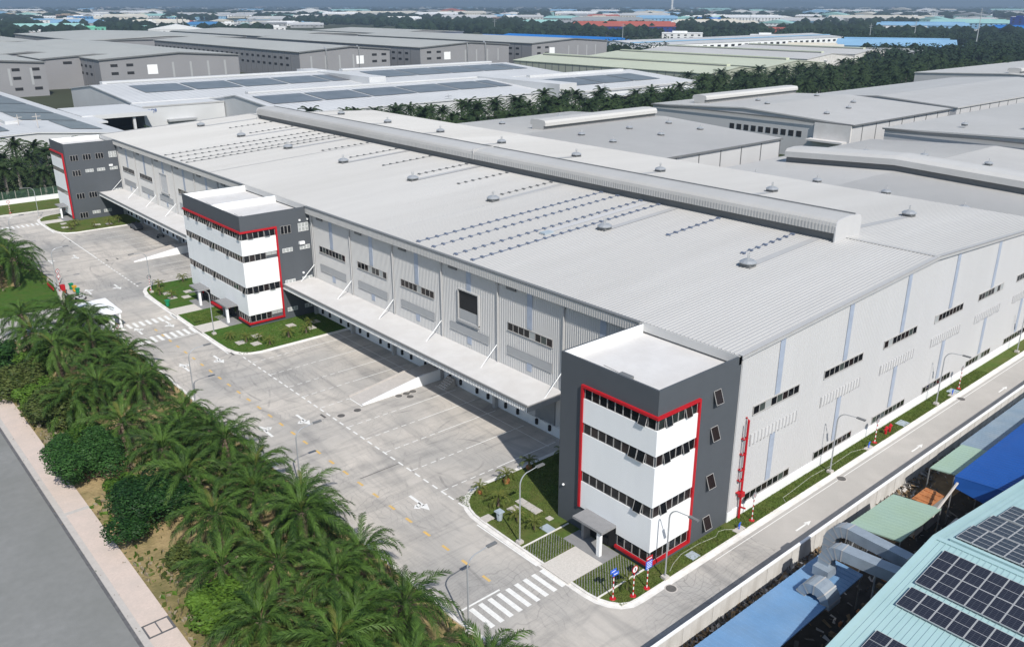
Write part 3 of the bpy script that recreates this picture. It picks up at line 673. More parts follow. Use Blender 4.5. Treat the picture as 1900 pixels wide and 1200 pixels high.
# gable: bays of 12.93
gc = [18.45+12.93*i for i in range(6)]
for i, xc in enumerate(gc):
    zt = roofz(xc)-.35
    part('skylight_strip', MB().box(xc-.42, -.07, 12.15, xc+.42, -.035, zt), 'blue_strip', fa)
    part('skylight_strip', MB().box(xc-.42, -.07, 2.45, xc+.42, -.035, 7.8), 'blue_strip', fa)
    strip_window(fa, (xc, -.02, 11.55), '-y', 8.1, 1.0, 8, seed=40+i, bright=.04)
    strip_window(fa, (xc, -.02, 1.88), '-y', 8.1, .95, 8, seed=60+i, bright=.05)
    lv = MB(); lv.box(xc-4.05, -.06, 7.85, xc+4.05, -.035, 8.95)
    for q in range(14): lv.box(xc-4.05+q*.62, -.2, 7.8, xc-4.05+q*.62+.06, -.06, 9.0)
    part('louvre', lv, 'louvrew', fa)
b = MB(); b.box(W0, -.1, 0, W1+.05, -.0, 1.22); part('plinth', b, 'white', fa)
b = MB(); b.box(W0+.05, -.08, 1.22, 12.5, -.0, 17.9); part('corner_trim', b, 'gable', fa)
for ya, yb in ((11.85, 82.3), (105.1, 177)): part('dock_wall', MB().box(11.5, ya, 0, W0-.002, yb, 1.25), 'white', fa)
for yc in cen1+cen2:
    for q in (-2.9, 2.9):
        part('roller_door', MB().box(W0-.1, yc+q-1.7, 1.25, W0-.03, yc+q+1.7, 4.6), 'door', fa)
        for e_ in (-1.3, 1.0): part('dock_bumper', MB().box(11.25, yc+q+e_, .5, 11.5, yc+q+e_+.3, 1.2), 'dark2', fa)
    part('dock_column', MB().box(10.9, yc+5.6, 0, 11.4, yc+6.1, 5.7), 'trim', fa)
# canopies
for ya, yb in ((23.3, 82.25), (105.2, 177.0)):
    part('canopy', MB().extr([(6.25, 5.95), (6.25, 6.08), (W0-.05, 6.2), (W0-.05, 5.95)], 'y', ya, yb), 'roofslab', fa)
    c = MB(); c.box(6.05, ya, 5.3, 6.25, yb, 6.12).box(6.25, ya-.06, 5.3, W0-.1, ya, 6.12).box(6.25, yb, 5.3, W0-.1, yb+.05, 6.12); part('canopy_fascia', c, 'trim', fa)
    c = MB(); y = ya
    while y < yb: c.box(6.02, y, 5.32, 6.05, y+.1, 5.95); y += .3
    part('fascia_ribs', c, 'white', fa)['kind'] = 'stuff'
    y = ya
    c = MB(); c.box(5.9, ya, 5.98, 6.1, yb, 6.16); part('canopy_gutter', c, 'trimd', fa)
for y in pipes:
    part('tie_rod', MB().tube([(W0-.1, y+.1, 8.6), (8.9, y+.1, 6.1)], .055, 6), 'white', fa)
# ridge ventilator
mv = MB(); pr = [(48.6, 21.15), (47.7, 21.15), (47.7, 22.0), (47.85, 22.45), (48.25, 22.75), (48.8, 22.85), (50.8, 23.0), (52.9, 22.85), (53.4, 22.75), (53.8, 22.45), (53.9, 22.0), (53.9, 21.15), (53.0, 21.15), (53, 19.9), (48.6, 19.9)]
mv.extr(pr, 'y', 11.8, 176.2); vent = part('ridge_ventilator', mv, 'roof', fa)
for ya in (11.6, 176.22): part('ventilator_end', MB().extr([(47.66, 19.8), (47.66, 22.0), (47.82, 22.48), (48.22, 22.8), (48.8, 22.9), (50.8, 23.05), (52.9, 22.9), (53.42, 22.8), (53.84, 22.48), (53.95, 22.0), (53.95, 19.8)], 'y', ya, ya+.18), 'gable', fa)
c = MB(); c.box(47.75, 11.8, 19.75, 48.55, 11.95, 21.2).box(48.4, 11.95, 19.9, 48.59, 176, 21.14); part('ventilator_louvre', c, 'trimd', fa)
c = MB(); y = 11.9
while y < 176:
    c.box(47.66, y, 21.18, 47.7, y+.2, 22.05)
    c.face([(47.66, y, 22.05), (47.66, y+.2, 22.05), (47.82, y+.2, 22.5), (47.82, y, 22.5)]); c.face([(47.82, y, 22.5), (47.82, y+.2, 22.5), (48.25, y+.2, 22.8), (48.25, y, 22.8)])
    y += .48
part('ventilator_ribs', c, 'roof', fa)['kind'] = 'stuff'
c = MB().box(52.6, 11.9, 22.93, 52.8, 176, 23.03); part('ventilator_seam', c, 'trimd', fa)
c = MB()
for y in (85.0,): c.box(47.6, y, 21.1, 53.95, y+.1, 23.06)
part('ventilator_joint', c, 'trim', fa)
# snow-rail like clamps in rows on the roof
def clamps(ya, x0, x1, step=1.55):
    c = MB(); x = x0
    while x < x1:
        z = roofz(x)+.05; c.box(x, ya-.07, z, x+step*.99, ya+.07, z+.08); c.box(x+.15, ya-.42, z+.0, x+.45, ya+.16, z+.2); x += step
    part('roof_rail', c, 'rail' if ya < 60 else 'trimd', fa)['kind'] = 'stuff'
for ya in (40.5, 44.0, 48.8, 52.3, 133.6, 136.4, 141, 145.5): clamps(ya, 11.8, 47.6)
for ya in (17.5, 29.3, 63.6, 75.1, 86.8, 98.5, 110.5, 121.8, 156.5, 168): clamps(ya, 36.2, 47.6)
# roof flashings that run from each turbine vent up to the ridge
c = MB()
for y in (14.2, 37.3, 61.2, 83.5, 107, 130, 153, 177):
    for x0, x1 in ((33.6, 48), (53.5, 72.5)): c.face([(x0, y-.55, roofz(x0)+.07), (x1, y-.55, roofz(x1)+.07), (x1, y+.55, roofz(x1)+.07), (x0, y+.55, roofz(x0)+.07)])
part('roof_flashing', c, 'trim', fa)
c = MB(); c.face([(27, 42.0, roofz(27)+.065), (47.8, 42.0, roofz(47.8)+.065), (47.8, 43.2, roofz(47.8)+.065), (27, 43.2, roofz(27)+.065)]); part('roof_patch', c, 'gable', fa)
c = MB().box(25.5, 41.5, 18.9, 27.2, 42.6, 19.15); part('roof_hatch', c, 'slabb', fa)
for xx in (): part('sheet_lap', MB().face([(xx, -.2, roofz(xx)+.062), (xx+.07, -.2, roofz(xx+.07)+.062), (xx+.07, YL, roofz(xx+.07)+.062), (xx, YL, roofz(xx)+.062)]), 'louvre', fa)
for ya in (60.2, 120.4): part('expansion_joint', MB().face([(11.5, ya, roofz(11.5)+.066), (XR, ya, roofz(XR)+.066), (XR, ya+.14, roofz(XR)+.066), (11.5, ya+.14, roofz(11.5)+.066)]), 'trim', fa)
# turbine vents: separate things standing on the roof
def vent_proto(s=1.0):
    t = thing('roof_vent', (0, 0, 0), None, 'roof vent')
    part('vent_base', MB().box(-.7*s, -.7*s, 0, .7*s, .7*s, .5*s), 'trimd', t)
    part('vent_hood', MB().lathe([(1.0*s, .5*s), (1.05*s, .62*s), (.75*s, .85*s), (.3*s, 1.0*s)], 12), 'pole', t)
    part('vent_bracket', MB().box(-.04*s, -.04*s, .9*s, .04*s, .04*s, 1.45*s).box(-.2*s, -.05*s, 1.0*s, -.12*s, .05*s, 1.7*s).box(.12*s, -.05*s, 1.0*s, .2*s, .05*s, 1.7*s).box(-.3*s, -.05*s, 1.42*s, .3*s, .05*s, 1.5*s), 'steel', t)
    return t
vp = vent_proto(); first = True
ords = ['nearest the gable', 'second from the gable', 'third from the gable', 'fourth from the gable', 'fifth from the gable', 'sixth from the gable', 'seventh from the gable', 'farthest from the gable']
for side, xs in (('yard-side roof slope', 32.9), ('far roof slope', 73.4)):
    for k, y in enumerate((14.2, 37.4, 61.4, 83.5, 107.2, 130.3, 153.6, 177.4)):
        lb = 'metal roof vent on the %s of the main factory, %s' % (side, ords[k])
        o = vp if first else dup(vp)
        first = False
        o.location = (xs, y, roofz(xs)-.05); o['label'] = lb; o['group'] = 'roof vents on the main factory'
# red fire main on the gable
fp = thing('fire_pipe', (13.4, -.3, 0), 'tall red fire main pipe running up the pale gable beside the near tower', 'pipe')
part('pipe', MB().tube([(13.4, -.35, .1), (13.4, -.35, 11), (13.4, -.05, 11.2)], .12, 8), 'red', fp)
part('pipe', MB().tube([(13.0, -.28, 4.5), (13.0, -.28, 10.6)], .06, 6), 'pole', fp)
for z in (3.0, 4.4, 5.6, 7.3, 9.0): part('pipe_clamp', MB().box(12.9, -.42, z, 13.55, -.0, z+.08), 'red', fp)
part('valve', MB().box(13.1, -.6, 2.6, 13.7, -.2, 3.1).tube([(13.4, -.4, 1.4), (13.4, -1.0, 1.5)], .09, 6), 'red', fp)

# ================================================================== RAMPS AND DOCK STAIRS
def ramp(y0, y1, label):
    t = thing('loading_ramp', (-1.4, y0, 0), label, 'ramp', 'loading ramps up to the dock')
    part('ramp_slope', MB().extr([(-1.4, 0.0), (8.6, 1.2), (11.5, 1.2), (11.5, 0.0)], 'y', y0+.25, y1-.25), 'slab', t)
    part('ramp_wall', MB().extr([(-1.4, 0.0), (-1.4, .15), (8.4, 1.55), (8.4, 0)], 'y', y0, y0+.25), 'white', t)
    part('ramp_wall', MB().extr([(-1.4, 0.0), (-1.4, .12), (8.4, 1.3), (8.4, 0)], 'y', y1-.25, y1), 'slab', t)
    part('dock_block', MB().box(8.4, y0, 0, 11.5, y0+.25, 1.5), 'white', t)
ramp(46.5, 50.2, 'concrete ramp with bright white side wall in front of the near canopy')
ramp(132.6, 136.6, 'concrete ramp with white side wall in the far yard beyond the middle tower')
st = thing('dock_stairs', (9.5, 43.5, 0), 'small concrete stairs up to the dock under the near canopy, beside the ramp', 'stairs')
for k in range(6): part('step', MB().box(9.2+k*.3, 43.2, 0, 9.5+k*.3, 44.8, .2*(k+1)), 'slab', st)
part('handrail', MB().tube([(9.2, 43.2, .2), (9.2, 43.2, 1.1), (10.9, 43.2, 2.2), (11.4, 43.2, 2.2)], .03, 5), 'steel', st)

# ================================================================== NEIGHBOURING WAREHOUSES
def warehouse(label, x0, y0, x1, y1, ze, zr, ridge='x', wm='gable', rm='roof_n', group=None, pitch=2.0, frac=.5, cols=True, over=.4, nm='warehouse', parapet=False):
    t = thing(nm, (x0, y0, 0), label, 'building', group)
    if ridge == 'x':
        ym = y0+(y1-y0)*frac
        part('wall', MB().extr([(y0, -.3), (y1, -.3), (y1, ze), (ym, zr), (y0, ze)], 'x', x0, x1), wm, t)
        zf = lambda v: ze+(zr-ze)*((v-y0)/(ym-y0) if v < ym else (y1-v)/(y1-ym))
        b = MB()
        for a, c in ((y0-over, ym), (ym, y1+over)):
            za, zc = zf(a)+.12, zf(c)+.12
            x = x0-over
            b.face([(x, a, za), (x1+over, a, za), (x1+over, c, zc), (x, c, zc)])
            while x < x1: b.face([(x, a, za+.1), (x+.18, a, za+.1), (x+.18, c, zc+.1), (x, c, zc+.1)]); x += pitch
        b.face([(x0-over, y0-over, ze-.35), (x1+over, y0-over, ze-.35), (x1+over, y0-over, zf(y0-over)+.12), (x0-over, y0-over, zf(y0-over)+.12)])
        b.extr([(y0-over, ze-.3), (y0-over, zf(y0-over)+.11), (ym, zr+.11), (y1+over, zf(y1+over)+.11), (y1+over, ze-.3), (ym, zr-.3)], 'x', x0-over, x0-over+.05)
    else:
        xm = x0+(x1-x0)*frac
        part('wall', MB().extr([(x0, -.3), (x1, -.3), (x1, ze), (xm, zr), (x0, ze)], 'y', y0, y1), wm, t)
        zf = lambda v: ze+(zr-ze)*((v-x0)/(xm-x0) if v < xm else (x1-v)/(x1-xm))
        b = MB()
        for a, c in ((x0-over, xm), (xm, x1+over)):
            za, zc = zf(a)+.12, zf(c)+.12
            y = y0-over
            b.face([(a, y, za), (c, y, zc), (c, y1+over, zc), (a, y1+over, za)])
            while y < y1: b.face([(a, y, za+.1), (c, y, zc+.1), (c, y+.18, zc+.1), (a, y+.18, za+.1)]); y += pitch
        b.extr([(x0-over, ze-.3), (x0-over, zf(x0-over)+.11), (xm, zr+.11), (x1+over, zf(x1+over)+.11), (x1+over, ze-.3), (xm, zr-.3)], 'y', y0-over, y0-over+.05)
        b.face([(x0-over, y0-over, ze-.35), (x0-over, y1+over, ze-.35), (x0-over, y1+over, zf(x0-over)+.12), (x0-over, y0-over, zf(x0-over)+.12)])
    part('roof', b, rm, t)
    t['zf'] = 0
    return t, zf
def wall_cols(t, axis, c, a0, a1, step, z1, m='trimd', w_=.25):
    b = MB(); a = a0
    while a <= a1:
        if axis == 'y': b.box(a, c-.15, 0, a+w_, c, z1)
        else: b.box(c-.15, a, 0, c, a+w_, z1)
        a += step
    part('wall_column', b, m, t)
def monitor(t, axis, a0, a1, c, zb, hgt=2.6, w_=5.5, m='roof_n'):
    "rounded ridge ventilator along an axis; c = centre line"
    def pr(): return [(c-w_/2+.8, zb), (c-w_/2+.8, zb+hgt*.42), (c-w_/2, zb+hgt*.42), (c-w_/2, zb+hgt*.72), (c-w_/2+.5, zb+hgt*.93), (c, zb+hgt), (c+w_/2-.5, zb+hgt*.93), (c+w_/2, zb+hgt*.72), (c+w_/2, zb+hgt*.42), (c+w_/2-.8, zb+hgt*.42), (c+w_/2-.8, zb)]
    pts = pr()
    part('ridge_ventilator', MB().extr(pts, 'y' if axis == 'y' else 'x', a0, a1), m, t)
    b = MB(); lo = c-w_/2+.74
    if axis == 'y': b.box(lo, a0, zb, lo+.05, a1, zb+hgt*.41)
    else: b.box(a0, lo, zb, a1, lo+.05, zb+hgt*.41)
    part('ventilator_louvre', b, 'trimd', t)
def roof_vents(lst, grp, where):
    for i, (x, y, z) in enumerate(lst):
        o = dup(vp); o.location = (x, y, z)
        o['label'] = '%s vent on the %s' % (['first', 'second', 'third', 'fourth', 'fifth', 'sixth', 'seventh', 'eighth', 'ninth', 'tenth'][i], where); o['group'] = grp
def simple_window(t, x0, x1, z0, z1, y=None, x=None, y0=None, y1=None, m='dark2'):
    if y is not None: part('window', MB().box(x0, y-.08, z0, x1, y, z1), m, t)
    else: part('window', MB().box(x-.08, y0, z0, x, y1, z1), m, t)

nb, zf = warehouse('light grey warehouse with rounded ridge ventilator directly behind the main factory, facing the palm belt', 104, 97, 170, 183, 12.0, 14.2, 'x', pitch=.6)
wall_cols(nb, 'y', 97, 104, 170, 9.4, 12); monitor(nb, 'x', 120, 173.5-4, 146, 13.9, 3.0, 6.5)
part('eaves_trim', MB().box(103.5, 96.4, 11.7, 170.5, 96.6, 12.15), 'trimd', nb)
roof_vents([(x, y, zf(y)) for x in (122, 142, 160) for y in (118, 130)]+[(125, 168, zf(168)), (150, 168, zf(168))], 'vents on the roof behind the main factory', 'warehouse roof directly behind the main factory')
# bent-roof building to its right
n2 = thing('warehouse', (104, -30, 0), 'wide pale warehouse behind the main roof whose ventilator bends in the middle', 'building')
b = MB(); yk = 52.5
part('wall', MB().extr([(-30, -.3), (88, -.3), (88, 9.0), (yk, 11.1), (-30, 7.9)], 'x', 104, 207), 'gable', n2)
b = MB()
def zn2(y): return 11.3-(y-yk)*.058 if y > yk else 11.3-(yk-y)*.039
x = 103.6
for a, c in ((-30.4, yk), (yk, 88.4)):
    b.face([(103.6, a, zn2(a)), (207.4, a, zn2(a)), (207.4, c, zn2(c)), (103.6, c, zn2(c))])
    x = 103.6
    while x < 207: b.face([(x, a, zn2(a)+.1), (x+.2, a, zn2(a)+.1), (x+.2, c, zn2(c)+.1), (x, c, zn2(c)+.1)]); x += .6
part('roof', b, 'roof_n', n2)
for a, c in ((-29, yk), (yk, 81.5)):
    m_ = MB(); i = 0
    pr = [(-3.0, 0), (-3.0, 1.5), (-4.0, 1.5), (-4.0, 2.9), (-3.3, 3.6), (0, 3.8), (3.3, 3.6), (4, 2.9), (4, 1.5), (3.0, 1.5), (3.0, 0)]
    vs = [(152+u, a, zn2(a)+v) for u, v in pr]+[(152+u, c, zn2(c)+v) for u, v in pr]; n = len(pr)
    m_.v = vs; m_.f = [tuple(range(n)), tuple(range(2*n-1, n-1, -1))]+[(k, n+k, n+(k+1)%n, (k+1)%n) for k in range(n)]; m_.m = [0]*len(m_.f)
    part('ridge_ventilator', m_, 'roof_n', n2)
    l_ = MB(); l_.face([(148.95, a, zn2(a)), (148.95, c, zn2(c)), (148.95, c, zn2(c)+1.5), (148.95, a, zn2(a)+1.5)]); part('ventilator_louvre', l_, 'trimd', n2)
r_ = MB()
for x in (113, 128): r_.box(x, 20, zn2(40), x+.2, 50, zn2(40)+.1)
roof_vents([(x, y, zn2(y)) for x in (124, 176) for y in (74, 58, 42, 26, 12)], 'vents on the bent warehouse roof', 'bent pale warehouse roof behind the main factory')
n3, zf = warehouse('pale warehouse with a corner canopy and roof vents, second row behind the main factory', 213, 98, 283, 181, 12.0, 14.0, 'x', pitch=1.5)
wall_cols(n3, 'y', 98, 219, 283, 9, 12); monitor(n3, 'x', 222, 285, 166, 12.9, 3.0, 6.5)
part('corner_canopy', MB().box(209, 99, 6, 217, 112, 6.6), 'roofslab', n3); part('corner_bay', MB().box(212.0, 98.1, 0, 213, 111, 11.7), 'roofslab', n3)
part('eaves_trim', MB().box(212.4, 97.2, 11.7, 283.5, 97.4, 12.15).box(212.2, 97.5, 11.7, 212.4, 181.5, 12.15), 'trimd', n3)
for y in range(116, 146, 3): simple_window(n3, 0, 0, 6.3, 8.2, x=213, y0=y, y1=y+1.9)
roof_vents([(x, y, zf(y)) for x, y in ((226, 115), (246, 118), (228, 140), (262, 125), (240, 152), (270, 145))], 'vents on the corner-canopy warehouse', 'pale warehouse with the corner canopy')
n4, zf = warehouse('grey warehouse with long ventilator and dark window row at the right edge of the photo', 214, -60, 330, 88, 12.0, 14.5, 'x', pitch=1.5)
for y in range(50, 83, 3): simple_window(n4, 0, 0, 6.3, 8.2, x=214, y0=y, y1=y+1.7)
monitor(n4, 'x', 232, 330, 50, 13.0, 4.0, 7); part('eaves_trim', MB().box(213.2, -60, 11.7, 213.4, 88.5, 12.15), 'trimd', n4)
roof_vents([(228, 70, 13.3), (240, 55, 14.0), (252, 40, 14)], 'vents on the right edge warehouse', 'grey warehouse at the right edge')
n5, zf = warehouse('white roofed warehouse with dark seams behind the corner-canopy warehouse', 289, 98, 430, 160, 12.0, 14.0, 'x', pitch=12, rm='roof', over=.5)
wall_cols(n5, 'y', 98, 292, 430, 9, 12)
n7, zf = warehouse('pale warehouse with low ventilator at the far right edge', 450, 90, 640, 190, 12, 14, 'x', pitch=3, rm='roof_n'); monitor(n7, 'x', 455, 620, 140, 13.8, 3, 7, 'roof_n')
n8, zf = warehouse('light warehouse wing between the two right edge warehouses', 340, 10, 430, 90, 11, 13, 'x', pitch=3, rm='roof')

# ---- white complex with rooftop solar
def solar_roof(t, x0, x1, y0, y1, zf, gap=24, m='solar_far'):
    x = x0
    while x < x1-2:
        xe = min(x+gap-1.5, x1); b = MB()
        b.face([(x, y0, zf(y0)+.35), (xe, y0, zf(y0)+.35), (xe, y1, zf(y1)+.35), (x, y1, zf(y1)+.35)])
        part('solar_block', b, m, t); x += gap
M['solar_far'] = mat('solar_module_far', (0.11, 0.113, 0.125), 0.3, var=0.3, scale=0.15, spec=0.5)
w1, zf = warehouse('long white factory row with rooftop solar, below the grey warehouses', 70, 346, 196, 436, 9, 12.5, 'x', wm='white_roof', rm='white_roof', pitch=3, frac=.62)
solar_roof(w1, 84, 190, 369, 392, zf); part('wind_wall', MB().box(76, 404, 12.2, 196, 408, 13.6), 'white_roof', w1); part('ventilator_louvre', MB().box(78, 403.8, 12.2, 195, 403.99, 12.9), 'louvre', w1)
w2, zf = warehouse('middle white factory row with rooftop solar behind a raised white partition', 200, 346, 326, 436, 9, 12.5, 'x', wm='white_roof', rm='white_roof', pitch=3, frac=.62)
solar_roof(w2, 212, 318, 371, 396, zf); part('wind_wall', MB().box(206, 404, 12.2, 316, 408, 13.6), 'white_roof', w2); part('ventilator_louvre', MB().box(206, 403.8, 12.2, 316, 403.99, 12.9), 'louvre', w2)
part('partition', MB().box(190, 350, 0, 199.9, 428, 13.2), 'white_roof', w2)
w3, zf = warehouse('near white factory row with solar modules, left of the palm belt', 104, 270, 240, 344, 8.6, 12.0, 'x', wm='white_roof', rm='white_roof', pitch=3, frac=.66)
solar_roof(w3, 108, 236, 291, 311, zf); part('wind_wall', MB().box(110, 319, 11.7, 236, 322, 13.0), 'white_roof', w3); part('ventilator_louvre', MB().box(110, 318.8, 11.7, 236, 318.99, 12.4), 'louvre', w3)
w4, zf = warehouse('white factory row on the right of the white complex, with a square end block', 252, 262, 345, 345, 8.6, 12.0, 'x', wm='white_roof', rm='white_roof', pitch=3, frac=.6)
solar_roof(w4, 262, 330, 275, 298, zf); part('wind_wall', MB().box(262, 307, 11.6, 335, 310, 13.0), 'white_roof', w4); part('end_block', MB().box(240.5, 262, 0, 251.9, 325, 12.6), 'white_roof', w4)
part('canopy', MB().box(254, 252, 5.5, 340, 262, 6), 'white_roof', w4); part('eaves_trim', MB().box(252, 261.2, 7.6, 345, 261.4, 8.2), 'trim', w4)
of = thing('office_block', (69, 330, 0), 'plain white office block lettered RQ9 beside the end of the main factory', 'building')
part('wall', MB().box(69, 330, -.3, 103.5, 345.8, 8.6), 'white_roof', of); part('parapet', MB().box(68.8, 329.8, 8.3, 103.6, 330, 8.9), 'trim', of)
part('porch', MB().box(78, 327.5, 2.2, 90, 330, 3.0), 'louvre', of)
part('canopy', MB().box(42, 318, 6.6, 68.9, 352, 8.2), 'white_roof', of); part('column', MB().box(61, 319, -.3, 62, 320, 6.6), 'white_roof', of); part('canopy_shade_block', MB().box(45, 345, 0, 68.9, 352, 6.5), 'dark2', of)  # last part: near-black block stands in for the shade under the canopy
def text(parent, s_, loc, size, rx, rz, m, name='lettering'):
    cu = bpy.data.curves.new(name, 'FONT'); cu.body = s_; cu.size = size; cu.extrude = .02; cu.align_x = 'CENTER'; cu.align_y = 'CENTER'
    o = bpy.data.objects.new(name, cu); C.objects.link(o); cu.materials.append(M[m]); base = WL[parent]
    bpy.context.view_layer.update(); me = bpy.data.meshes.new_from_object(o); bpy.data.objects.remove(o); me.name = name
    return link(name, me, parent, (loc[0]-base.x, loc[1]-base.y, loc[2]-base.z), (rx, 0, rz))
text(of, 'RQ9', (72.5, 329.7, 7.0), 1.9, pi/2, 0, 'deep_blue')
w5, zf = warehouse('big white building with a dark solar roof at the left edge', -110, 263, 41, 470, 8.0, 10.5, 'y', wm='white_roof', rm='white_roof', pitch=4, frac=.82)
b = MB()
for ya, yb in ((272, 300), (302, 330), (332, 372), (374, 416), (418, 462)):
    for xa, xb in ((-60, 8), (18, 36)):
        if ya == 272 and xb == 36: xa = 26
        b = MB(); b.face([(xa, ya, zf(xa)+.3), (xb, ya, zf(xb)+.3), (xb, yb, zf(xb)+.3), (xa, yb, zf(xa)+.3)]); part('solar_block', b, 'solar_far', w5)
part('wind_wall', MB().box(10.5, 290, 10.2, 14.5, 470, 11.6), 'white_roof', w5)
part('canopy', MB().box(41.5, 300, 7.2, 46, 345, 7.8), 'white_roof', w5)

# ---- grey warehouses row at Y ~ 508
M['greywall'] = mat('grey_block_wall', (0.25, 0.25, 0.262), 0.75, var=0.05, scale=0.05)
M['greyroof'] = mat('grey_block_roof', (0.40, 0.405, 0.385), 0.6, var=0.06, scale=0.03)
gl = ['grey warehouse with pale square panel on its gable, left of the row', 'second big grey warehouse gable, with windows at its right end', 'third big grey warehouse gable with tall duct pipes', 'fourth big grey warehouse gable, nearest the blue roofs', 'grey warehouse at the left edge with six small windows']
for i, (x0, x1) in enumerate(((106, 191), (234, 306), (333, 420), (445, 535), (-6, 77))):
    y0 = 508; y1 = 780 if i != 4 else 600
    t, zf = warehouse(gl[i], x0, y0, x1, y1, 18, 20.6, 'y', wm='greywall', rm='greyroof', pitch=6, over=.6, frac=.55)
    part('verge_trim', MB().extr([(x0-.6, 18.2), (x0+(x1-x0)*.55, 20.85), (x1+.6, 18.2), (x1+.6, 17.4), (x0+(x1-x0)*.55, 20.05), (x0-.6, 17.4)], 'y', y0-.9, y0-.66), 'trimd', t)
    wl = {0: 5, 1: 0, 2: 5, 3: 5, 4: 0}[i]
    xs = [x0+6, x0+15] if i in (0, 2, 3) else ([x1-15, x1-7] if i == 1 else [30, 42, 60, 70])
    for xw in xs:
        for z in (13.5, 9.0): simple_window(t, xw, xw+4, z, z+1.6, y=y0)
        if i == 4: simple_window(t, xw, xw+4, 3.2, 4.8, y=y0)
    xp = {0: x0+27, 1: x1-28, 2: x0+22, 3: x0+20, 4: 14}[i]
    part('pale_panel', MB().box(xp, y0-.15, 8.5, xp+6, y0, 14), 'white' if i != 4 else 'dark2', t)
    for q in range(4): part('skylight_strip', MB().box(x0+42+q*11 if i != 1 else x0+8+q*11, y0-.1, 6, x0+43.2+q*11 if i != 1 else x0+9.2+q*11, y0, 15), 'louvre', t)
    if i in (1, 2):
        for xq in ((x0+20, x0+46) if i == 1 else (x0+44, x0+62)): part('duct', MB().tube([(xq, y0-.8, .5), (xq, y0-.8, 19.5), (xq, y0+1.5, 20.6)], .5, 6), 'pole', t)
    if i < 4:
        wall_cols(t, 'x', x0-.01, y0+12, y1, 9, 18, w_=.6)
        if i == 0:
            pass
    for yy in range(y0+16, y1, 9):
        for z in (12.5, 8): simple_window(t, 0, 0, z, z+1.5, x=x0, y0=yy, y1=yy+4)
# stepped wings on the left of the first gable
for k, (xa, ya) in enumerate(((84, 545), (60, 600), (36, 660))):
    t, zf = warehouse(['nearest', 'middle', 'farthest'][k]+' stepped grey warehouse wing left of the first grey gable', xa, ya, xa+60, 790+k*6, 17.6-.3*k, 19.4, 'y', wm='greywall', rm='greyroof', pitch=6, over=.5)
    part('verge_trim', MB().extr([(xa-.6, 17.8-.3*k), (xa+30, 19.6), (xa+60.6, 17.8-.3*k), (xa+60.6, 17-.3*k), (xa+30, 18.8), (xa-.6, 17-.3*k)], 'y', ya-.8, ya-.55), 'trimd', t)
    simple_window(t, xa+12, xa+17, 14, 15.6, y=ya); wall_cols(t, 'x', xa-.01, ya+10, 790, 9, 17, w_=.6)
for k, (xa, xb, ya, yb, nm) in enumerate(((180, 330, 800, 1050, 'long grey roof behind the first grey gables'), (350, 470, 800, 1050, 'long grey roof behind the third grey gable'), (490, 600, 800, 960, 'grey roof behind the fourth grey gable'), (-40, 150, 820, 1000, 'low pale grey roof in the upper left'))):
    t, zf = warehouse(nm, xa, ya, xb, yb, 18, 20.5, 'y', wm='greywall', rm='greyroof', pitch=8, over=.6); wall_cols(t, 'x', xa-.01, ya, yb, 12, 18, w_=.8)
    part('eaves_trim', MB().box(xa-.8, ya-.9, 17.4, xb+.8, ya-.65, 18.3), 'trimd', t)
# cream green sheds
M['cream_roof'] = mat('cream_green_roof', (0.5, 0.53, 0.42), 0.6, var=0.06, scale=0.03); M['cream_wall'] = mat('cream_wall', (0.38, 0.4, 0.33), 0.7, var=0.08, scale=0.1)
for k, (xa, xb, ya, yb, nm) in enumerate(((392, 448, 287, 470, 'pale cream shed beside the white complex'), (470, 545, 300, 470, 'second cream shed with a low roof, behind the first'), (570, 640, 330, 500, 'pale mint shed near the dark solar roof'), (660, 720, 340, 470, 'whitish shed right of the mint shed'))):
    t, zf = warehouse(nm, xa, ya, xb, yb, 8.5, 11.5, 'y', wm='cream_wall' if k < 2 else 'white_dirty', rm='cream_roof' if k < 2 else 'roof_n', pitch=4); wall_cols(t, 'x', xa-.01, ya, yb, 7, 8.4, w_=.5)
    part('ridge_ventilator', MB().box((xa+xb)/2-2, ya+8, 11.4, (xa+xb)/2+2, yb-5, 12.8), 'cream_roof', t); part('ventilator_louvre', MB().box((xa+xb)/2-2.2, ya+8, 11.5, (xa+xb)/2-2.01, yb-5, 12.1), 'trimd', t)

# ================================================================== RIGHT-HAND YARD: lean-to roofs, ducts, teal roof
def slab_roof(nm, label, pts, z, m, th=.12, pitch=None, cat='roof', posts=True, group=None):
    "pts: (x, y, z) corners of a sheet roof on posts"
    t = thing(nm, (pts[0][0], pts[0][1], 0), label, cat, group)
    b = MB(); b.face(pts); b.face([(x, y, zz-th) for x, y, zz in pts][::-1])
    n = len(pts)
    for i in range(n):
        j = (i+1)%n; a, c = pts[i], pts[j]; b.face([(a[0], a[1], a[2]-th), (c[0], c[1], c[2]-th), c, a])
    A, B, D = Vector(pts[0]), Vector(pts[1]), Vector(pts[3])
    L = (B-A).length; k = .5
    while k < L:                       # sheet ribs run from the first edge to the opposite one
        p = A.lerp(B, k/L); q = D.lerp(Vector(pts[2]), k/L); d = (B-A).normalized()*.07; u = Vector((0, 0, .035))
        b.face([p+u, p+d+u, q+d+u, q+u]); b.face([p-d, p+u, q+u, q-d]); k += .55
    part('roof_sheet', b, m, t)
    if posts:
        for x, y, zz in pts: part('post', MB().tube([(x*.985+.015*pts[0][0], y, -.05), (x*.985+.015*pts[0][0], y, zz-th)], .07, 5), 'trimd', t)
    return t
slab_roof('shed_roof', 'light blue sheet roof under the curled ducts, beside the boundary wall', [(-14, -10.9, 3.1), (10.2, -10.9, 3.1), (9.8, -15.0, 3.3), (-14, -15.5, 3.3)], 3.4, 'sky_blue')
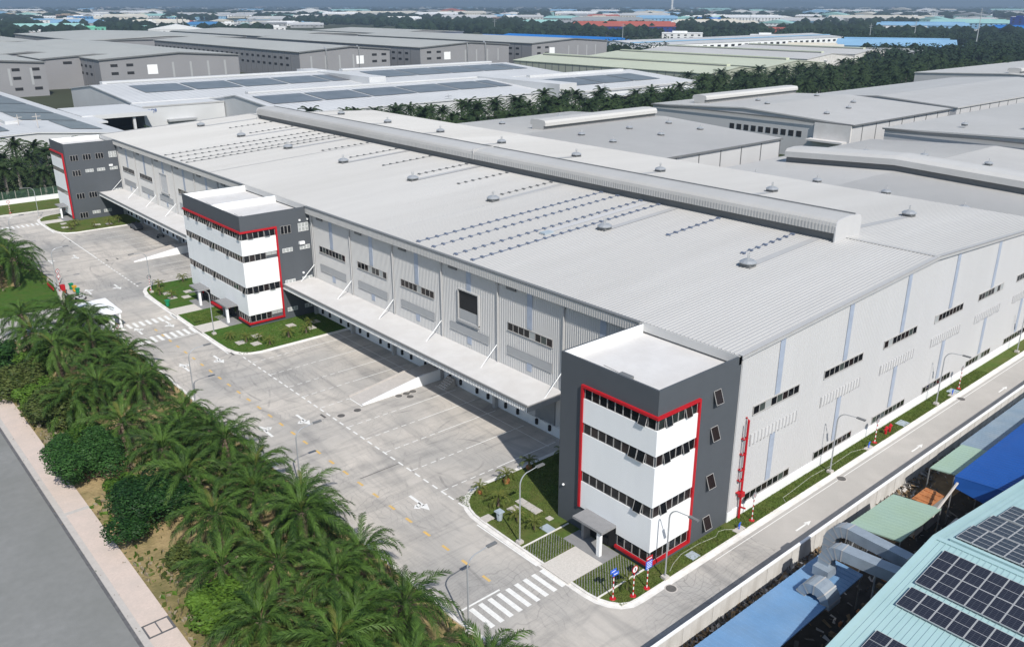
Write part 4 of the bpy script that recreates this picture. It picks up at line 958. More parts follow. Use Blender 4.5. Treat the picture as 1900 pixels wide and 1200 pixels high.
slab_roof('shed_roof', 'small pale green sheet roof between the ducts and the rubble', [(15.3, -10.6, 3.7), (23.4, -10.8, 3.7), (23.8, -15.2, 4.0), (15.8, -15.2, 4.0)], 4, 'pale_green')
t = slab_roof('shed_roof', 'pale grey-green sheet roof in front of the deep blue roof', [(31, -10.9, 3.8), (38.5, -10.9, 3.8), (39.0, -15.6, 4.1), (31.4, -15.6, 4.1)], 4, 'pale_green')
slab_roof('shed_roof', 'long grey-blue sheet roof running along the boundary wall', [(38.6, -10.7, 3.7), (95, -10.7, 3.7), (95, -15.6, 4.0), (39.1, -15.6, 4.0)], 4, 'grey_blue')
slab_roof('canopy_roof', 'deep blue awning roof right of the rubble strip', [(28.2, -14.3, 5.4), (90, -14.3, 5.4), (90, -19.6, 5.9), (28.6, -19.0, 5.6)], 5, 'deep_blue')
aw = thing('awning_flap', (28.3, -14.3, 0), 'dark blue hanging flap below the deep blue awning', 'awning'); part('cloth', MB().face([(28.2, -14.3, 5.3), (28.6, -19.0, 5.5), (28.3, -19.2, 3.4), (28.0, -16.8, 3.9), (28.0, -14.5, 4.3)]), 'deep_blue', aw)
gs = thing('green_shed_frame', (15.3, -10.6, 0), 'dark ribbed side wall hanging under the small pale green roof', 'shed')
b = MB()
for k in range(24): b.box(15.35+.03*k*0, -10.8-.18*k, 1.2, 15.42, -10.7-.18*k, 3.55)
b.box(15.3, -15, 3.4, 15.45, -10.7, 3.5).box(15.3, -15, 1.2, 15.45, -10.7, 1.3); part('ribbed_wall', b, 'trimd', gs)
for k in range(3): part('strut', MB().tube([(13.6, -11.5-k*1.4, .3), (15.4, -11.5-k*1.4, 3.3)], .05, 5), 'pole', gs)
# curled ducts
def duct(label, path, w_, h_, name='air_duct', side=None):
    t = thing(name, (path[0][0], path[0][1], 0), label, 'duct', None); b = MB(); rings = []
    P_ = [Vector(p) for p in path]
    for q, p in enumerate(P_):
        d = (P_[min(q+1, len(P_)-1)]-P_[max(q-1, 0)]).normalized(); s_ = Vector((1, 0, 0))
        s_ = (s_-d*s_.dot(d)).normalized(); u = d.cross(s_); i = len(b.v); rings.append(i)
        for a, c in ((-1, -1), (1, -1), (1, 1), (-1, 1)): b.v.append(tuple(p+s_*(a*w_/2)+u*(c*h_/2)))
    for q in range(len(rings)-1):
        for k in range(4): j = (k+1)%4; b.f.append((rings[q]+k, rings[q]+j, rings[q+1]+j, rings[q+1]+k)); b.m.append(0)
    b.f.append((rings[0]+3, rings[0]+2, rings[0]+1, rings[0])); b.f.append(tuple(rings[-1]+k for k in range(4))); b.m += [0, 0]
    part('duct_body', b, 'duct', t)
    for q in range(1, len(P_)-1, 2):
        f = MB()
        r_ = rings[q]; c = P_[q]
        vs = [c+(Vector(b.v[r_+k])-c)*1.06 for k in range(4)]; d = (P_[q+1]-P_[q-1]).normalized()*.06
        for k in range(4): j = (k+1)%4; f.face([vs[k]-d, vs[j]-d, vs[j]+d, vs[k]+d])
        part('duct_flange', f, 'trim', t)
    return t
def arc(cx, cz, y, r, a0, a1, n=9): return [(cx+r*cos(radians(a0+(a1-a0)*k/n)), y, cz+r*sin(radians(a0+(a1-a0)*k/n))) for k in range(n+1)]
def arcy(cy, cz, x, r, a0, a1, n=9): return [(x, cy+r*cos(radians(a0+(a1-a0)*k/n)), cz+r*sin(radians(a0+(a1-a0)*k/n))) for k in range(n+1)]
duct('rear curled galvanised duct arching from the light blue roof to the teal building', [(10.9, -11.3, 3.0), (10.9, -11.3, 4.0)]+arcy(-12.9, 4.4, 10.9, 1.6, 0, 90)+[(10.8, -14.6, 6.0), (10.6, -18.2, 6.0), (10.5, -20.6, 6.0)], 1.1, .95)
duct('front curled galvanised duct arching from the light blue roof to the teal building', [(7.7, -12.7, 3.1), (7.7, -12.7, 4.2)]+arcy(-14.1, 4.6, 7.7, 1.4, 0, 90)+[(7.9, -16.5, 6.0), (8.2, -19, 6.0), (8.3, -20.6, 6.0)], 1.15, 1.0)
duct('short drum shaped duct end lying on the light blue roof', arcy(-13.9, 3.1, 4.6, 1.1, -5, 185, 10), 1.7, .8, 'duct_drum')
bx_ = thing('duct_support', (8.4, -17, 0), 'square galvanised box and frame under the curled ducts', 'frame')
part('box', MB().box(6.4, -13.6, 3.6, 7.8, -12.2, 4.4), 'duct', bx_); part('frame', MB().tube([(8.4, -16.6, 0), (8.4, -16.6, 5.6), (8.4, -18.8, 5.6), (8.4, -18.8, 0)], .08, 5), 'pole', bx_)
# crates, machines and clutter between
def crate(label, x0, y0, z0, x1, y1, z1, m, mt=None, cat='box', nm='equipment_box'):
    t = thing(nm, (x0, y0, 0), label, cat)
    part('body', MB().box(x0, y0, z0, x1, y1, z1), m, t); b = MB(); b.box(x0-.06, y0-.06, z1, x1+.06, y1+.06, z1+.08)
    for k in range(3): b.box(x0+(x1-x0)*(k+.3)/3, y0+.1, z1+.08, x0+(x1-x0)*(k+.5)/3, y1-.1, z1+.16)
    part('lid', b, mt or m, t)
crate('grey cabin with rusty orange roof beside the green sheet roof', 25.6, -13.6, 0, 28.6, -11.8, 2.7, 'apron', 'rust', 'cabin', 'small_cabin')
crate('pale machine frame next to the rusty cabin', 23.4, -13.4, 0, 25.3, -11.6, 1.6, 'slab', 'steel', 'machine', 'machine')
crate('white panel stack below the deep blue awning', 24.2, -17.6, 0, 26.2, -15.9, 2.2, 'white_dirty', 'slab', 'machine', 'machine')
bt = thing('beam', (22.6, -14.9, 3.9), 'long pale beam lying from the green roof towards the blue awning', 'beam'); part('beam_body', MB().tube([(22.4, -15.0, 3.6), (27.8, -14.8, 5.0)], .12, 5), 'slab', bt)
random.seed(11); dbm = MB()
for i in range(420):
    x = random.uniform(-12, 40); y = random.uniform(-19.5, -15.6); z = random.uniform(0, 1.4); s = random.uniform(.1, .6); dbm.k = random.choice((0, 1, 2, 3, 4))
    dbm.box(x, y, z, x+s, y+s*random.uniform(.3, 1), z+random.uniform(.03, .4))
struct('stored_scrap', dbm, ['soil', 'iron', 'trimd', 'rust', 'dark2'], kind='stuff')
# teal gable roof with solar modules
tb = thing('teal_factory', (9, -20, 0), 'factory with pale teal sheet roof and solar modules in the lower right', 'building')
def zt(x): return 10.0-abs(x-9.2)*.135
part('wall', MB().extr([(-30, -.3), (48, -.3), (48, zt(48)-.15), (9.2, 9.85), (-30, zt(-30)-.15)], 'y', -90, -20.6), 'dark', tb)
b = MB()
for x0, x1 in ((-31, 9.2), (9.2, 49)):
    b.face([(x0, -20, zt(x0)), (x1, -20, zt(x1)), (x1, -90, zt(x1)), (x0, -90, zt(x0))]); y = -20.25
    while y > -90: b.face([(x0, y, zt(x0)+.05), (x1, y, zt(x1)+.05), (x1, y-.06, zt(x1)+.05), (x0, y-.06, zt(x0)+.05)]); b.face([(x0, y+.03, zt(x0)), (x1, y+.03, zt(x1)), (x1, y, zt(x1)+.05), (x0, y, zt(x0)+.05)]); y -= .42
    b.face([(x0, -20, zt(x0)), (x1, -20, zt(x1)), (x1, -20, zt(x1)-.3), (x0, -20, zt(x0)-.3)])
part('roof', b, 'teal', tb)
b = MB()
for x0, x1 in ((-31, 9.2), (9.2, 49)): b.face([(x0, -19.97, zt(x0)+.09), (x1, -19.97, zt(x1)+.09), (x1, -20.4, zt(x1)+.09), (x0, -20.4, zt(x0)+.09)]); b.face([(x0, -19.96, zt(x0)+.09), (x1, -19.96, zt(x1)+.09), (x1, -19.96, zt(x1)-.32), (x0, -19.96, zt(x0)-.32)])
part('verge_trim', b, 'teal', tb); part('ridge_cap', MB().box(8.95, -90, 10.0, 9.45, -20, 10.07).box(9.6, -90, 9.96, 9.9, -21.1, 10.16), 'teal', tb)
# solar module material with its cell grid
m = bpy.data.materials.new('solar_cells'); m.use_nodes = True; n = m.node_tree.nodes; l = m.node_tree.links; bs = n['Principled BSDF']; bs.inputs['Roughness'].default_value = .18; bs.inputs['Specular IOR Level'].default_value = .5
tc = n.new('ShaderNodeTexCoord'); sx = n.new('ShaderNodeSeparateXYZ'); l.new(tc.outputs['Object'], sx.inputs[0])
def grid(sock, pitch, wdt):
    a = n.new('ShaderNodeMath'); a.operation = 'DIVIDE'; a.inputs[1].default_value = pitch; l.new(sock, a.inputs[0])
    f = n.new('ShaderNodeMath'); f.operation = 'FRACT'; l.new(a.outputs[0], f.inputs[0]); c = n.new('ShaderNodeMath'); c.operation = 'LESS_THAN'; c.inputs[1].default_value = wdt; l.new(f.outputs[0], c.inputs[0]); return c.outputs[0]
mxx = n.new('ShaderNodeMath'); mxx.operation = 'MAXIMUM'; l.new(grid(sx.outputs['X'], .19, .10), mxx.inputs[0]); l.new(grid(sx.outputs['Y'], .36, .06), mxx.inputs[1])
mi = n.new('ShaderNodeMix'); mi.data_type = 'RGBA'; l.new(mxx.outputs[0], mi.inputs['Factor']); mi.inputs['A'].default_value = (.018, .02, .032, 1); mi.inputs['B'].default_value = (.075, .08, .095, 1); l.new(mi.outputs['Result'], bs.inputs['Base Color']); M['solar'] = m
def module_meshes(L):
    a = MB().box(.03, -1.09, .06, L-.03, -.03, .085).mesh('glass_sheet', 'solar')
    f = MB(); f.box(0, -1.12, .0, .03, 0, .1).box(L-.03, -1.12, 0, L, 0, .1).box(.03, -1.12, 0, L-.03, -1.09, .1).box(.03, -.03, 0, L-.03, 0, .1).box(L/2-.015, -1.09, .085, L/2+.015, -.03, .095)
    return a, f.mesh('solar_module', 'steel')
def array(label, x0, L, nx, y0, ny):
    s_ = -1 if x0 >= 9 else 1; t = thing('solar_array', (x0, y0, zt(x0)+.14), label, 'solar panels', 'solar arrays on the teal roof'); t.rotation_euler = (0, (atan2(.135, 1) if x0 > 9 else -atan2(.135, 1)), 0)
    a, f = module_meshes(L)
    for i in range(nx):
        for j in range(ny): o = link('solar_module', f, t, (i*(L+.02), -j*1.15, 0)); link('glass_sheet', a, o)
array('solar array two modules deep, nearest below the teal ridge', 3.45, 2.28, 2, -21.4, 26)
array('single row solar array in the middle of the lower teal slope', 0.6, 2.28, 1, -21.45, 26)
array('solar array at the bottom edge of the photo on the teal roof', -4.5, 2.1, 1, -21.7, 24)
array('solar array just beyond the teal ridge', 10.45, 1.66, 2, -21.2, 26)
array('second solar array beyond the teal ridge', 13.95, 1.66, 2, -21.4, 26)
array('farthest solar array on the teal roof slope', 17.6, 1.66, 2, -21.7, 26)

# ================================================================== STREET FURNITURE
def lamp_proto():
    t = thing('street_lamp', (0, 0, 0), None, 'street lamp')
    part('lamp_base', MB().box(-.28, -.28, 0, .28, .28, .28), 'slab', t)
    pts = [(0, 0, .28), (0, 0, 6.3)]+[(0, -(1.1-1.1*cos(a)), 6.3+1.1*sin(a)) for a in [radians(q*15) for q in range(1, 6)]]+[(0, -1.5, 7.42), (0, -2.1, 7.5)]
    part('pole', MB().tube(pts, .075, 7, .04), 'pole', t)
    part('lamp_head', MB().box(-.16, -3.0, 7.42, .16, -2.05, 7.55), 'trimd', t)
    return t
lp = lamp_proto(); first = True
lamps = [(.3, -1.75, 0, 'in front of the near tower corner, on the side road'), (28.5, -1.65, 0, 'second along the side road, by the pale gable'), (54.4, -1.6, 0, 'third along the side road, by the pale gable'), (81.1, -1.5, 0, 'farthest along the side road'),
 (-17.4, 4.2, -pi/2+pi, 'beside the palms near the crossing'), (-17.4, 32.8, pi/2, 'beside the palms, level with the ramp bays'), (-17.4, 61.4, pi/2, 'beside the palms, midway to the gate house'), (-17.6, 124.4, pi/2, 'by the green bins at the gate'), (-17.6, 156.6, pi/2, 'in the far yard verge'),
 (-6.0, 10.8, pi/2, 'on the near garden beside the pink slabs'), (-5.6, 83.4, -pi/2, 'on the middle garden, nearer corner'), (-5.6, 110.7, -pi/2, 'on the middle garden, farther corner'), (-5.9, 186, -pi/2, 'at the far tower garden')]
for x, y, r, wh in lamps:
    o = lp if first else dup(lp); first = False; o.location = (x, y, .1 if x > -7 else 0); o.rotation_euler = (0, 0, r); o['label'] = 'grey curved street lamp '+wh; o['group'] = 'street lamps of the compound'
def sign(x, y, kind, label, rz=0, h=2.9):
    t = thing('road_sign', (x, y, .1), label, 'sign', 'striped road signs', rz)
    for k in range(10):
        b = MB().tube([(0, 0, .12+k*h/10), (0, 0, .12+(k+1)*h/10)], .05, 7); link('pole_band', b.mesh('pole_band', 'red' if k % 2 else 'white'), t)
    link('sign_base', MB().lathe([(.32, 0), (.26, .08), (.1, .12)], 10).mesh('sign_base', 'red'), t)
    def rdisc(z, r, inner='white', bar=None):
        b = MB(); n_ = 20
        ring = [(r*cos(2*pi*k/n_), -.07, z+r*sin(2*pi*k/n_)) for k in range(n_)]; back = [(a, -.05, c) for a, _, c in ring]
        b.face(ring); b.face(back[::-1])
        for k in range(n_): b.face([ring[k], back[k], back[(k+1)%n_], ring[(k+1)%n_]])
        link('sign_plate', b.mesh('sign_plate', 'red'), t)
        link('sign_face', MB().face([(r*.76*cos(2*pi*k/n_), -.075, z+r*.76*sin(2*pi*k/n_)) for k in range(n_)]).mesh('sign_face', inner), t)
    if kind == 'round': rdisc(h-.1, .38); text(t, '5', (t.location.x, t.location.y-.09, h), .42, pi/2, 0, 'dark2', 'sign_number')
    if kind == 'two': rdisc(h, .42); rdisc(h-.95, .42); text(t, '5', (t.location.x, t.location.y-.09, h+.1), .42, pi/2, 0, 'dark2', 'sign_number')
    if kind == 'arrow':
        link('sign_plate', MB().box(-.55, -.1, h-.1, .2, -.06, h+.25).box(-.2, -.06, h-.55, .55, -.02, h-.2).mesh('sign_plate', 'blue'), t)
        link('sign_lettering', MB().box(-.4, -.105, h+.03, .05, -.1, h+.1).box(-.05, -.065, h-.4, .4, -.06, h-.33).mesh('sign_lettering', 'white'), t)
    if kind == 'info':
        link('sign_plate', MB().box(-.42, -.1, h-.75, .42, -.06, h+.05).mesh('sign_plate', 'blue'), t); b = MB()
        for k in range(4): b.box(-.33, -.105, h-.1-k*.18, .33, -.1, h-.04-k*.18)
        link('sign_lettering', b.mesh('sign_lettering', 'white'), t)
        link('sign_plate', MB().box(-.42, -.1, h+.1, .42, -.06, h+.5).mesh('sign_plate', 'red'), t); link('sign_lettering', MB().box(-.3, -.105, h+.25, .3, -.1, h+.34).mesh('sign_lettering', 'white'), t)
    if kind == 'back':
        n_ = 18; r = .4; z = h
        b = MB(); b.face([(r*cos(2*pi*k/n_), .0, z+r*sin(2*pi*k/n_)) for k in range(n_)]); b.face([(r*.7*cos(-2*pi*k/n_), -.01, z+r*.7*sin(-2*pi*k/n_)) for k in range(n_)])
        link('sign_plate', b.mesh('sign_plate', 'trimd'), t); link('sign_face', MB().face([(.3*cos(2*pi*k/n_), -.02, z+.3*sin(2*pi*k/n_)) for k in range(n_)]).mesh('sign_face', 'pole'), t); link('sign_bracket', MB().box(-.3, -.05, z-.03, .3, -.02, z+.03).mesh('sign_bracket', 'steel'), t)
    return t
sign(-5.3, -.6, 'arrow', 'striped post with two small blue direction boards on the corner lawn'); sign(-3.7, -1.5, 'round', 'striped post with round speed sign on the corner lawn'); sign(-2.0, -1.6, 'info', 'striped post with blue notice and red board by the tower corner')
sign(14.0, -1.5, 'back', 'round sign on a striped post beside the red fire pipe'); sign(38.7, -1.5, 'back', 'round sign on a striped post beside the red hydrants'); sign(61.6, -1.4, 'back', 'farthest round sign on a striped post along the gable lawn')
sign(-17.6, 122.5, 'two', 'double round signs on a post beside the bins at the gate', .6, 3.6); sign(-30.5, 116, 'back', 'striped post on the gate lawn at the left edge', .4, 3.2); sign(-10, 196, 'round', 'small round sign on the far lawn'); sign(-19.2, 147, 'back', 'round sign at the kerb of the far yard', .9, 2.6)
sign(-5.2, 112.4, 'back', 'small striped post at the far corner of the middle garden', 0, 2.4); sign(-17.6, 90.6, 'round', 'speed sign by the gate house crossing', .6, 2.4)
def bin_(x, y, m, label):
    t = thing('litter_bin', (x, y, .12), label, 'bin', 'wheeled bins')
    link('bin_body', MB().lathe([(.28, .06), (.36, .95)], 8).mesh('bin_body', m), t); link('bin_lid', MB().box(-.38, -.4, .95, .38, .4, 1.05).box(-.3, -.3, 1.05, .3, .3, 1.12).mesh('bin_lid', m), t); link('wheel', MB().tube([(-.3, .32, .1), (.3, .32, .1)], .1, 8).mesh('wheel', 'dark2'), t)
bin_(-15.9, 122.0, 'green', 'green bin at the gate, left of the yellow one'); bin_(-15.85, 120.1, 'yellow', 'yellow bin between two green bins at the gate'); bin_(-15.85, 118.2, 'green', 'green bin at the gate, right of the yellow one'); bin_(-6.2, 101.3, 'green', 'green bin on the kerb of the middle garden'); bin_(-5.0, 15.0, 'slabb', 'small teal bin on the near garden kerb')
for x, lb in ((41.7, 'left'), (42.7, 'right')):
    t = thing('fire_hydrant', (x, -1.3, .1), lb+' one of the two red hydrants on the gable lawn', 'hydrant', 'red hydrants'); link('hydrant_body', MB().lathe([(.14, 0), (.14, .8), (.19, .85), (.13, 1.0), (.04, 1.1)], 10).mesh('hydrant_body', 'red'), t); link('hydrant_outlet', MB().tube([(-.42, 0, .7), (.42, 0, .7)], .11, 8).mesh('hydrant_outlet', 'red'), t)
for x, y, lb in ((11.7, -1.6, 'near the fire pipe'), (36.9, -1.7, 'near the hydrants'), (58.9, -1.7, 'farther along the gable lawn')):
    t = thing('tap_stand', (x, y, .1), 'small blue tap on a white slab '+lb, 'tap', 'blue taps'); link('slab', MB().box(-.7, -.3, 0, .7, .3, .08).mesh('slab', 'slab'), t); link('tap', MB().tube([(0, 0, .08), (0, 0, .7), (.2, 0, .75)], .06, 6).box(-.12, -.05, .4, .12, .05, .6).mesh('tap', 'blue'), t)
hs = thing('garden_hose', (4.5, -.6, .13), 'pale hose winding over the lawn by the near tower', 'hose'); part('hose', MB().tube([(1.4, -1.4, .14), (2.5, -.9, .14), (4.2, -.45, .14), (6.8, -.5, .14), (9.0, -.85, .14), (9.9, -.5, .14), (10.6, -.7, .14), (11.6, -1.5, .14)], .03, 5), 'yellow' if 0 else 'cream_wall', hs)
hs = thing('garden_hose', (20, -1.3, .13), 'pale hose along the gable lawn behind the fire pipe', 'hose'); part('hose', MB().tube([(19.5, -1.8, .14), (20, -1.2, .14), (22, -1.1, .14), (26, -.8, .14), (30, -1.0, .14), (34.5, -.9, .14), (36.8, -1.6, .14)], .03, 5), 'cream_wall', hs)
# gate house, barrier, parked two-wheelers
gh = thing('gate_house', (-17.4, 96, 0), 'white flat roofed gate house between the palms and the yard', 'building')
part('wall', MB().box(-20, 96.2, -.1, -16.3, 102.4, 2.75), 'white', gh); part('roof', MB().box(-20.6, 95.2, 2.75, -15.3, 103.4, 3.1).box(-20.2, 95.6, 3.1, -15.7, 103, 3.16), 'white', gh)
sash(gh, (-18, 96.19, 2.3), '-y', 1.6, 1.1); part('door', MB().box(-16.28, 99, 0, -16.25, 100, 2.2), 'glass', gh); part('column', MB().box(-15.8, 95.4, 0, -15.5, 95.7, 2.75), 'white', gh)
ba = thing('barrier_gate', (-18.3, 118, 0), 'grey sliding gate with red marking at the entrance', 'gate')
for k in range(22): part('gate_bar', MB().box(-19.3+.07*k, 114.5+.55*k, .1, -19.26+.07*k, 114.56+.55*k, 1.5), 'steel', ba)
part('gate_rail', MB().extr([(114.4, 1.45), (126.6, 1.45), (126.6, 1.55), (114.4, 1.55)], 'x', -18.6, -18.5), 'steel', ba); part('gate_pillar', MB().box(-19.9, 113.6, -.1, -19.1, 114.4, 2.4), 'slab', ba); part('red_board', MB().box(-18.9, 122, .5, -18.8, 126, 1.0), 'red', ba)
cb = thing('fire_cabinet', (-17.5, 121, 0), 'red fire cabinet below the double round signs', 'cabinet'); part('cabinet_body', MB().box(-17.9, 120.6, .1, -17.2, 121.5, 1.5), 'red', cb); part('cabinet_door', MB().box(-17.19, 120.7, .3, -17.16, 121.4, 1.4), 'red', cb)
def bike(x, y, rz, label, m='white'):
    t = thing('motorbike', (x, y, .02), label, 'motorbike', 'parked motorbikes', rz)
    for s_ in (-.62, .62): link('wheel', MB().tube([(s_, -.05, .28), (s_, .05, .28)], .28, 12).mesh('wheel', 'dark2'), t)
    link('motorbike_body', MB().extr([(-.7, .45), (-.5, .75), (.1, .6), (.45, .95), (.62, .9), (.55, .35), (.2, .25), (-.4, .3)], 'y', -.14, .14).mesh('body', m), t); link('seat', MB().box(-.65, -.13, .74, .1, .13, .84).mesh('seat', 'dark2'), t); link('handlebar', MB().tube([(.5, -.35, 1.02), (.52, 0, .95), (.5, .35, 1.02)], .025, 5).mesh('handlebar', 'trimd'), t)
bike(-16.4, 115.6, .5, 'white motorbike by the gate bins'); bike(-16.2, 114.4, .5, 'grey motorbike beside the white one at the gate', 'steel'); bike(9.6, 148.5, .1, 'dark motorbike parked under the far canopy', 'trimd'); bike(8.9, 163.2, 0, 'motorbike in shadow near the far tower', 'dark')
# parked dark car in the shade of the far canopy
cr = thing('parked_car', (8.2, 160, 0), 'dark car in the shade under the far canopy', 'car')
part('car_body', MB().extr([(157.9, .35), (162.1, .35), (162.15, .75), (161.2, .85), (160.5, 1.35), (158.9, 1.38), (158.1, .9), (157.85, .8)], 'x', 7.4, 9.1), 'dark', cr)
part('windscreen', MB().extr([(161.15, .88), (160.5, 1.34), (160.45, 1.33), (161.05, .88)], 'x', 7.5, 9.0), 'glass', cr)
for x in (7.36, 9.0):
    for y in (158.7, 161.3): part('wheel', MB().tube([(x, y, .32), (x+.14, y, .32)], .32, 12), 'dark2', cr)
# fence beyond the far lawn
fn = thing('boundary_fence', (-60, 207.3, 0), 'white low wall with green mesh fence beyond the far lawn', 'fence')
part('low_wall', MB().box(-60, 207.3, -.2, 14, 207.55, 1.3), 'white', fn)
M['mesh_green'] = mat('green_mesh_wire', (.1, .2, .14), .6)
for k in range(25): part('fence_post', MB().box(-60+3*k, 207.38, 1.3, -59.92+3*k, 207.46, 3.4), 'slab', fn)
mw = MB(); x = -60
while x < 13: mw.box(x, 207.41, 1.35, x+.035, 207.43, 3.2); x += .22
z = 1.4
while z < 3.3: mw.box(-60, 207.405, z, 13, 207.435, z+.035); z += .3
part('fence_mesh', mw, 'mesh_green', fn)['kind'] = 'stuff'
for k, (x, y, h) in enumerate(((6.4, 279, 14), (13.5, 285, 14), (17, 275, 15), (-14, 262, 12))):
    t = thing('power_pole', (x, y, 0), 'thin concrete power pole in the palms left of the far tower, '+['leftmost', 'second', 'third', 'shortest one'][k], 'power pole', 'power poles among the far palms'); part('pole', MB().tube([(x, y, -.2), (x, y, h)], .2, 6, .12), 'slab', t)
    for z in (h-1, h-2.2): part('crossarm', MB().box(x-1.3, y-.1, z, x+1.3, y+.1, z+.15), 'slab', t)

# ================================================================== VEGETATION
def frond_mesh(name, L, m, nl=34, leaf=.85, seed=0, droop=1.0, wd=.05):
    rd = random.Random(seed); v = []; f = []
    def pt(u):   # arching midrib in the XZ plane
        return Vector((L*(u-.20*u*u*u*droop), 0, L*(.30*u-(.30*u*u+.28*u**3)*droop)))
    N_ = 9
    for i in range(N_+1):
        u = i/N_; p = pt(u); r = .045*(1-u)+.008
        v += [(p.x, -r, p.z), (p.x, r, p.z), (p.x, 0, p.z+r*1.4)]
    for i in range(N_):
        a = i*3
        for k in range(3): j = (k+1)%3; f.append((a+k, a+j, a+3+j, a+3+k))
    for i in range(nl):
        u = .14+.86*(i+.5)/nl; p = pt(u); t = (pt(min(1, u+.02))-pt(u-.02)).normalized()
        ll = leaf*(sin(pi*min(1, (u*.92+.06)))**.6)*rd.uniform(.85, 1.1)+.08
        for s_ in (-1, 1):
            up = Vector((-t.z, 0, t.x))
            d = (Vector((0, s_, 0))*.62+t*(.80+.25*rd.random())+up*(rd.uniform(-.25, .35))).normalized()
            q = p+d*ll*.55; e = p+d*ll+Vector((0, 0, -.42*ll*rd.uniform(.6, 1.3))); wv = t*wd
            k = len(v); v += [tuple(p-wv*.5), tuple(p+wv*.5), tuple(q+wv*.6), tuple(q-wv*.6), tuple(e)]
            f += [(k, k+1, k+2, k+3), (k+3, k+2, k+4)]
    me = bpy.data.meshes.new(name); me.from_pydata(v, [], f); me.materials.append(M[m]); return me
FR = [frond_mesh('frond', 5.7, 'palm', 42, .86, i, .85+.18*i, .08) for i in range(4)]
FRY = [frond_mesh('frond', 4.6, 'palmy', 34, .85, 20+i, .7) for i in range(1)]
FRD = [frond_mesh('frond', 4.2, 'palmd', 22, .6, 30+i, 1.6) for i in range(2)]
def trunk_mesh(h, seed):
    rd = random.Random(seed); b = MB(); pr = []
    n_ = int(h/.22)
    for i in range(n_+1): pr.append((.34+.08*(i % 2)+.06*rd.random()+(.12 if i < 2 else 0), -.3+(h+.3)*i/n_))
    b.lathe(pr, 9)
    for i in range(26):                    # old frond stumps near the top
        a = rd.uniform(0, 2*pi); z = h-rd.uniform(.1, 1.6); d = Vector((cos(a), sin(a), 0)); p = d*.35
        b.k = 0; b.tube([(p.x, p.y, z), (p.x+d.x*.35, p.y+d.y*.35, z+.4)], .07, 4, .04)
    return b.mesh('trunk', 'bark')
TR = [trunk_mesh(h, i) for i, h in enumerate((2.0, 3.0, 3.8, 4.8))]; TH = [2.0, 3.0, 3.8, 4.8]
def palm(x, y, k, label, seed, sc=1.0, nf=34, group='oil palms in the planted strip', dead=5):
    rd = random.Random(seed); t = thing('oil_palm', (x, y, -.02), label, 'palm tree', group, rd.uniform(0, 6)); t.scale = (sc, sc, sc)
    link('trunk', TR[k], t); h = TH[k]
    for i in range(nf):
        a = i*2.399+rd.uniform(-.15, .15); q = i/nf
        tilt = 1.12-1.62*q**.9+rd.uniform(-.14, .14)        # young ones upright, old ones hanging
        me = FR[rd.randrange(4)]
        if i < 2 and rd.random() < .35: me = FRY[0]
        s_ = (.66+.36*min(1, q*3))*rd.uniform(.88, 1.08)
        o = link('frond', me, t, (.12*cos(a), .12*sin(a), h+.1-.35*q), (rd.uniform(-.3, .3), -tilt+.05, a)); o.scale = (s_, s_, s_)
    for i in range(dead):
        a = rd.uniform(0, 6.28); o = link('frond', FRD[i % 2], t, (.2*cos(a), .2*sin(a), h-.5), (rd.uniform(-.3, .3), 1.15+rd.uniform(-.1, .3), a)); o.scale = (.62,)*3; o['label'] = 'dry grey hanging frond'
rows = [(-18.9, 'row next to the yard'), (-23.2, 'second row from the yard'), (-27.6, 'third row from the yard'), (-31.6, 'row towards the street')]
pp = [(-21.3, -3.2, 2), (-18.6, -3.4, 0), (-20.2, 7.6, 2), (-19.2, 15.9, 3), (-23.6, 14.2, 2), (-27.9, 6.6, 2), (-22.3, 22.6, 3), (-22.9, 31.4, 2), (-26.6, 19.0, 2), (-27.8, 29.4, 2), (-30.9, 13.4, 1), (-18.4, 28.6, 1), (-21.6, 41.2, 3), (-30.2, 22.6, 1), (-19.2, 24.2, 1),
 (-27.4, 37.4, 2), (-20.9, 55.2, 2), (-26.9, 45.4, 2), (-23.0, 63.6, 3), (-28.3, 54.0, 2), (-19.6, 77.0, 2), (-23.6, 81.9, 3), (-27.3, 66.2, 2), (-28.4, 81.0, 3), (-28.7, 92.1, 2), (-23.0, 93.8, 3), (-20.0, 47.8, 2), (-19.6, 36.4, 1), (-19.9, 67.2, 2), (-23.4, 49.8, 1), (-24.9, 8.8, 1), (-25.0, 1.0, 2), (-19.6, 85.3, 2), (-24.2, 73.0, 2), 
 (-22.9, 130.5, 3), (-27.2, 136, 3), (-31.8, 131.4, 2), (-21.6, 139.6, 2), (-27.0, 146.5, 3), (-22.0, 152, 2), (-31.5, 142.4, 2), (-23.2, 163, 2), (-29.0, 157.5, 2), (-28.2, 101.0, 3), (-22.6, 98.8, 3), (-21.2, 91.0, 3),  (-30.4, 66, 1)]
nears = [('the crossing', 6), ('the ramp bays', 46), ('the middle crossing', 92), ('the gate lawn', 130)]
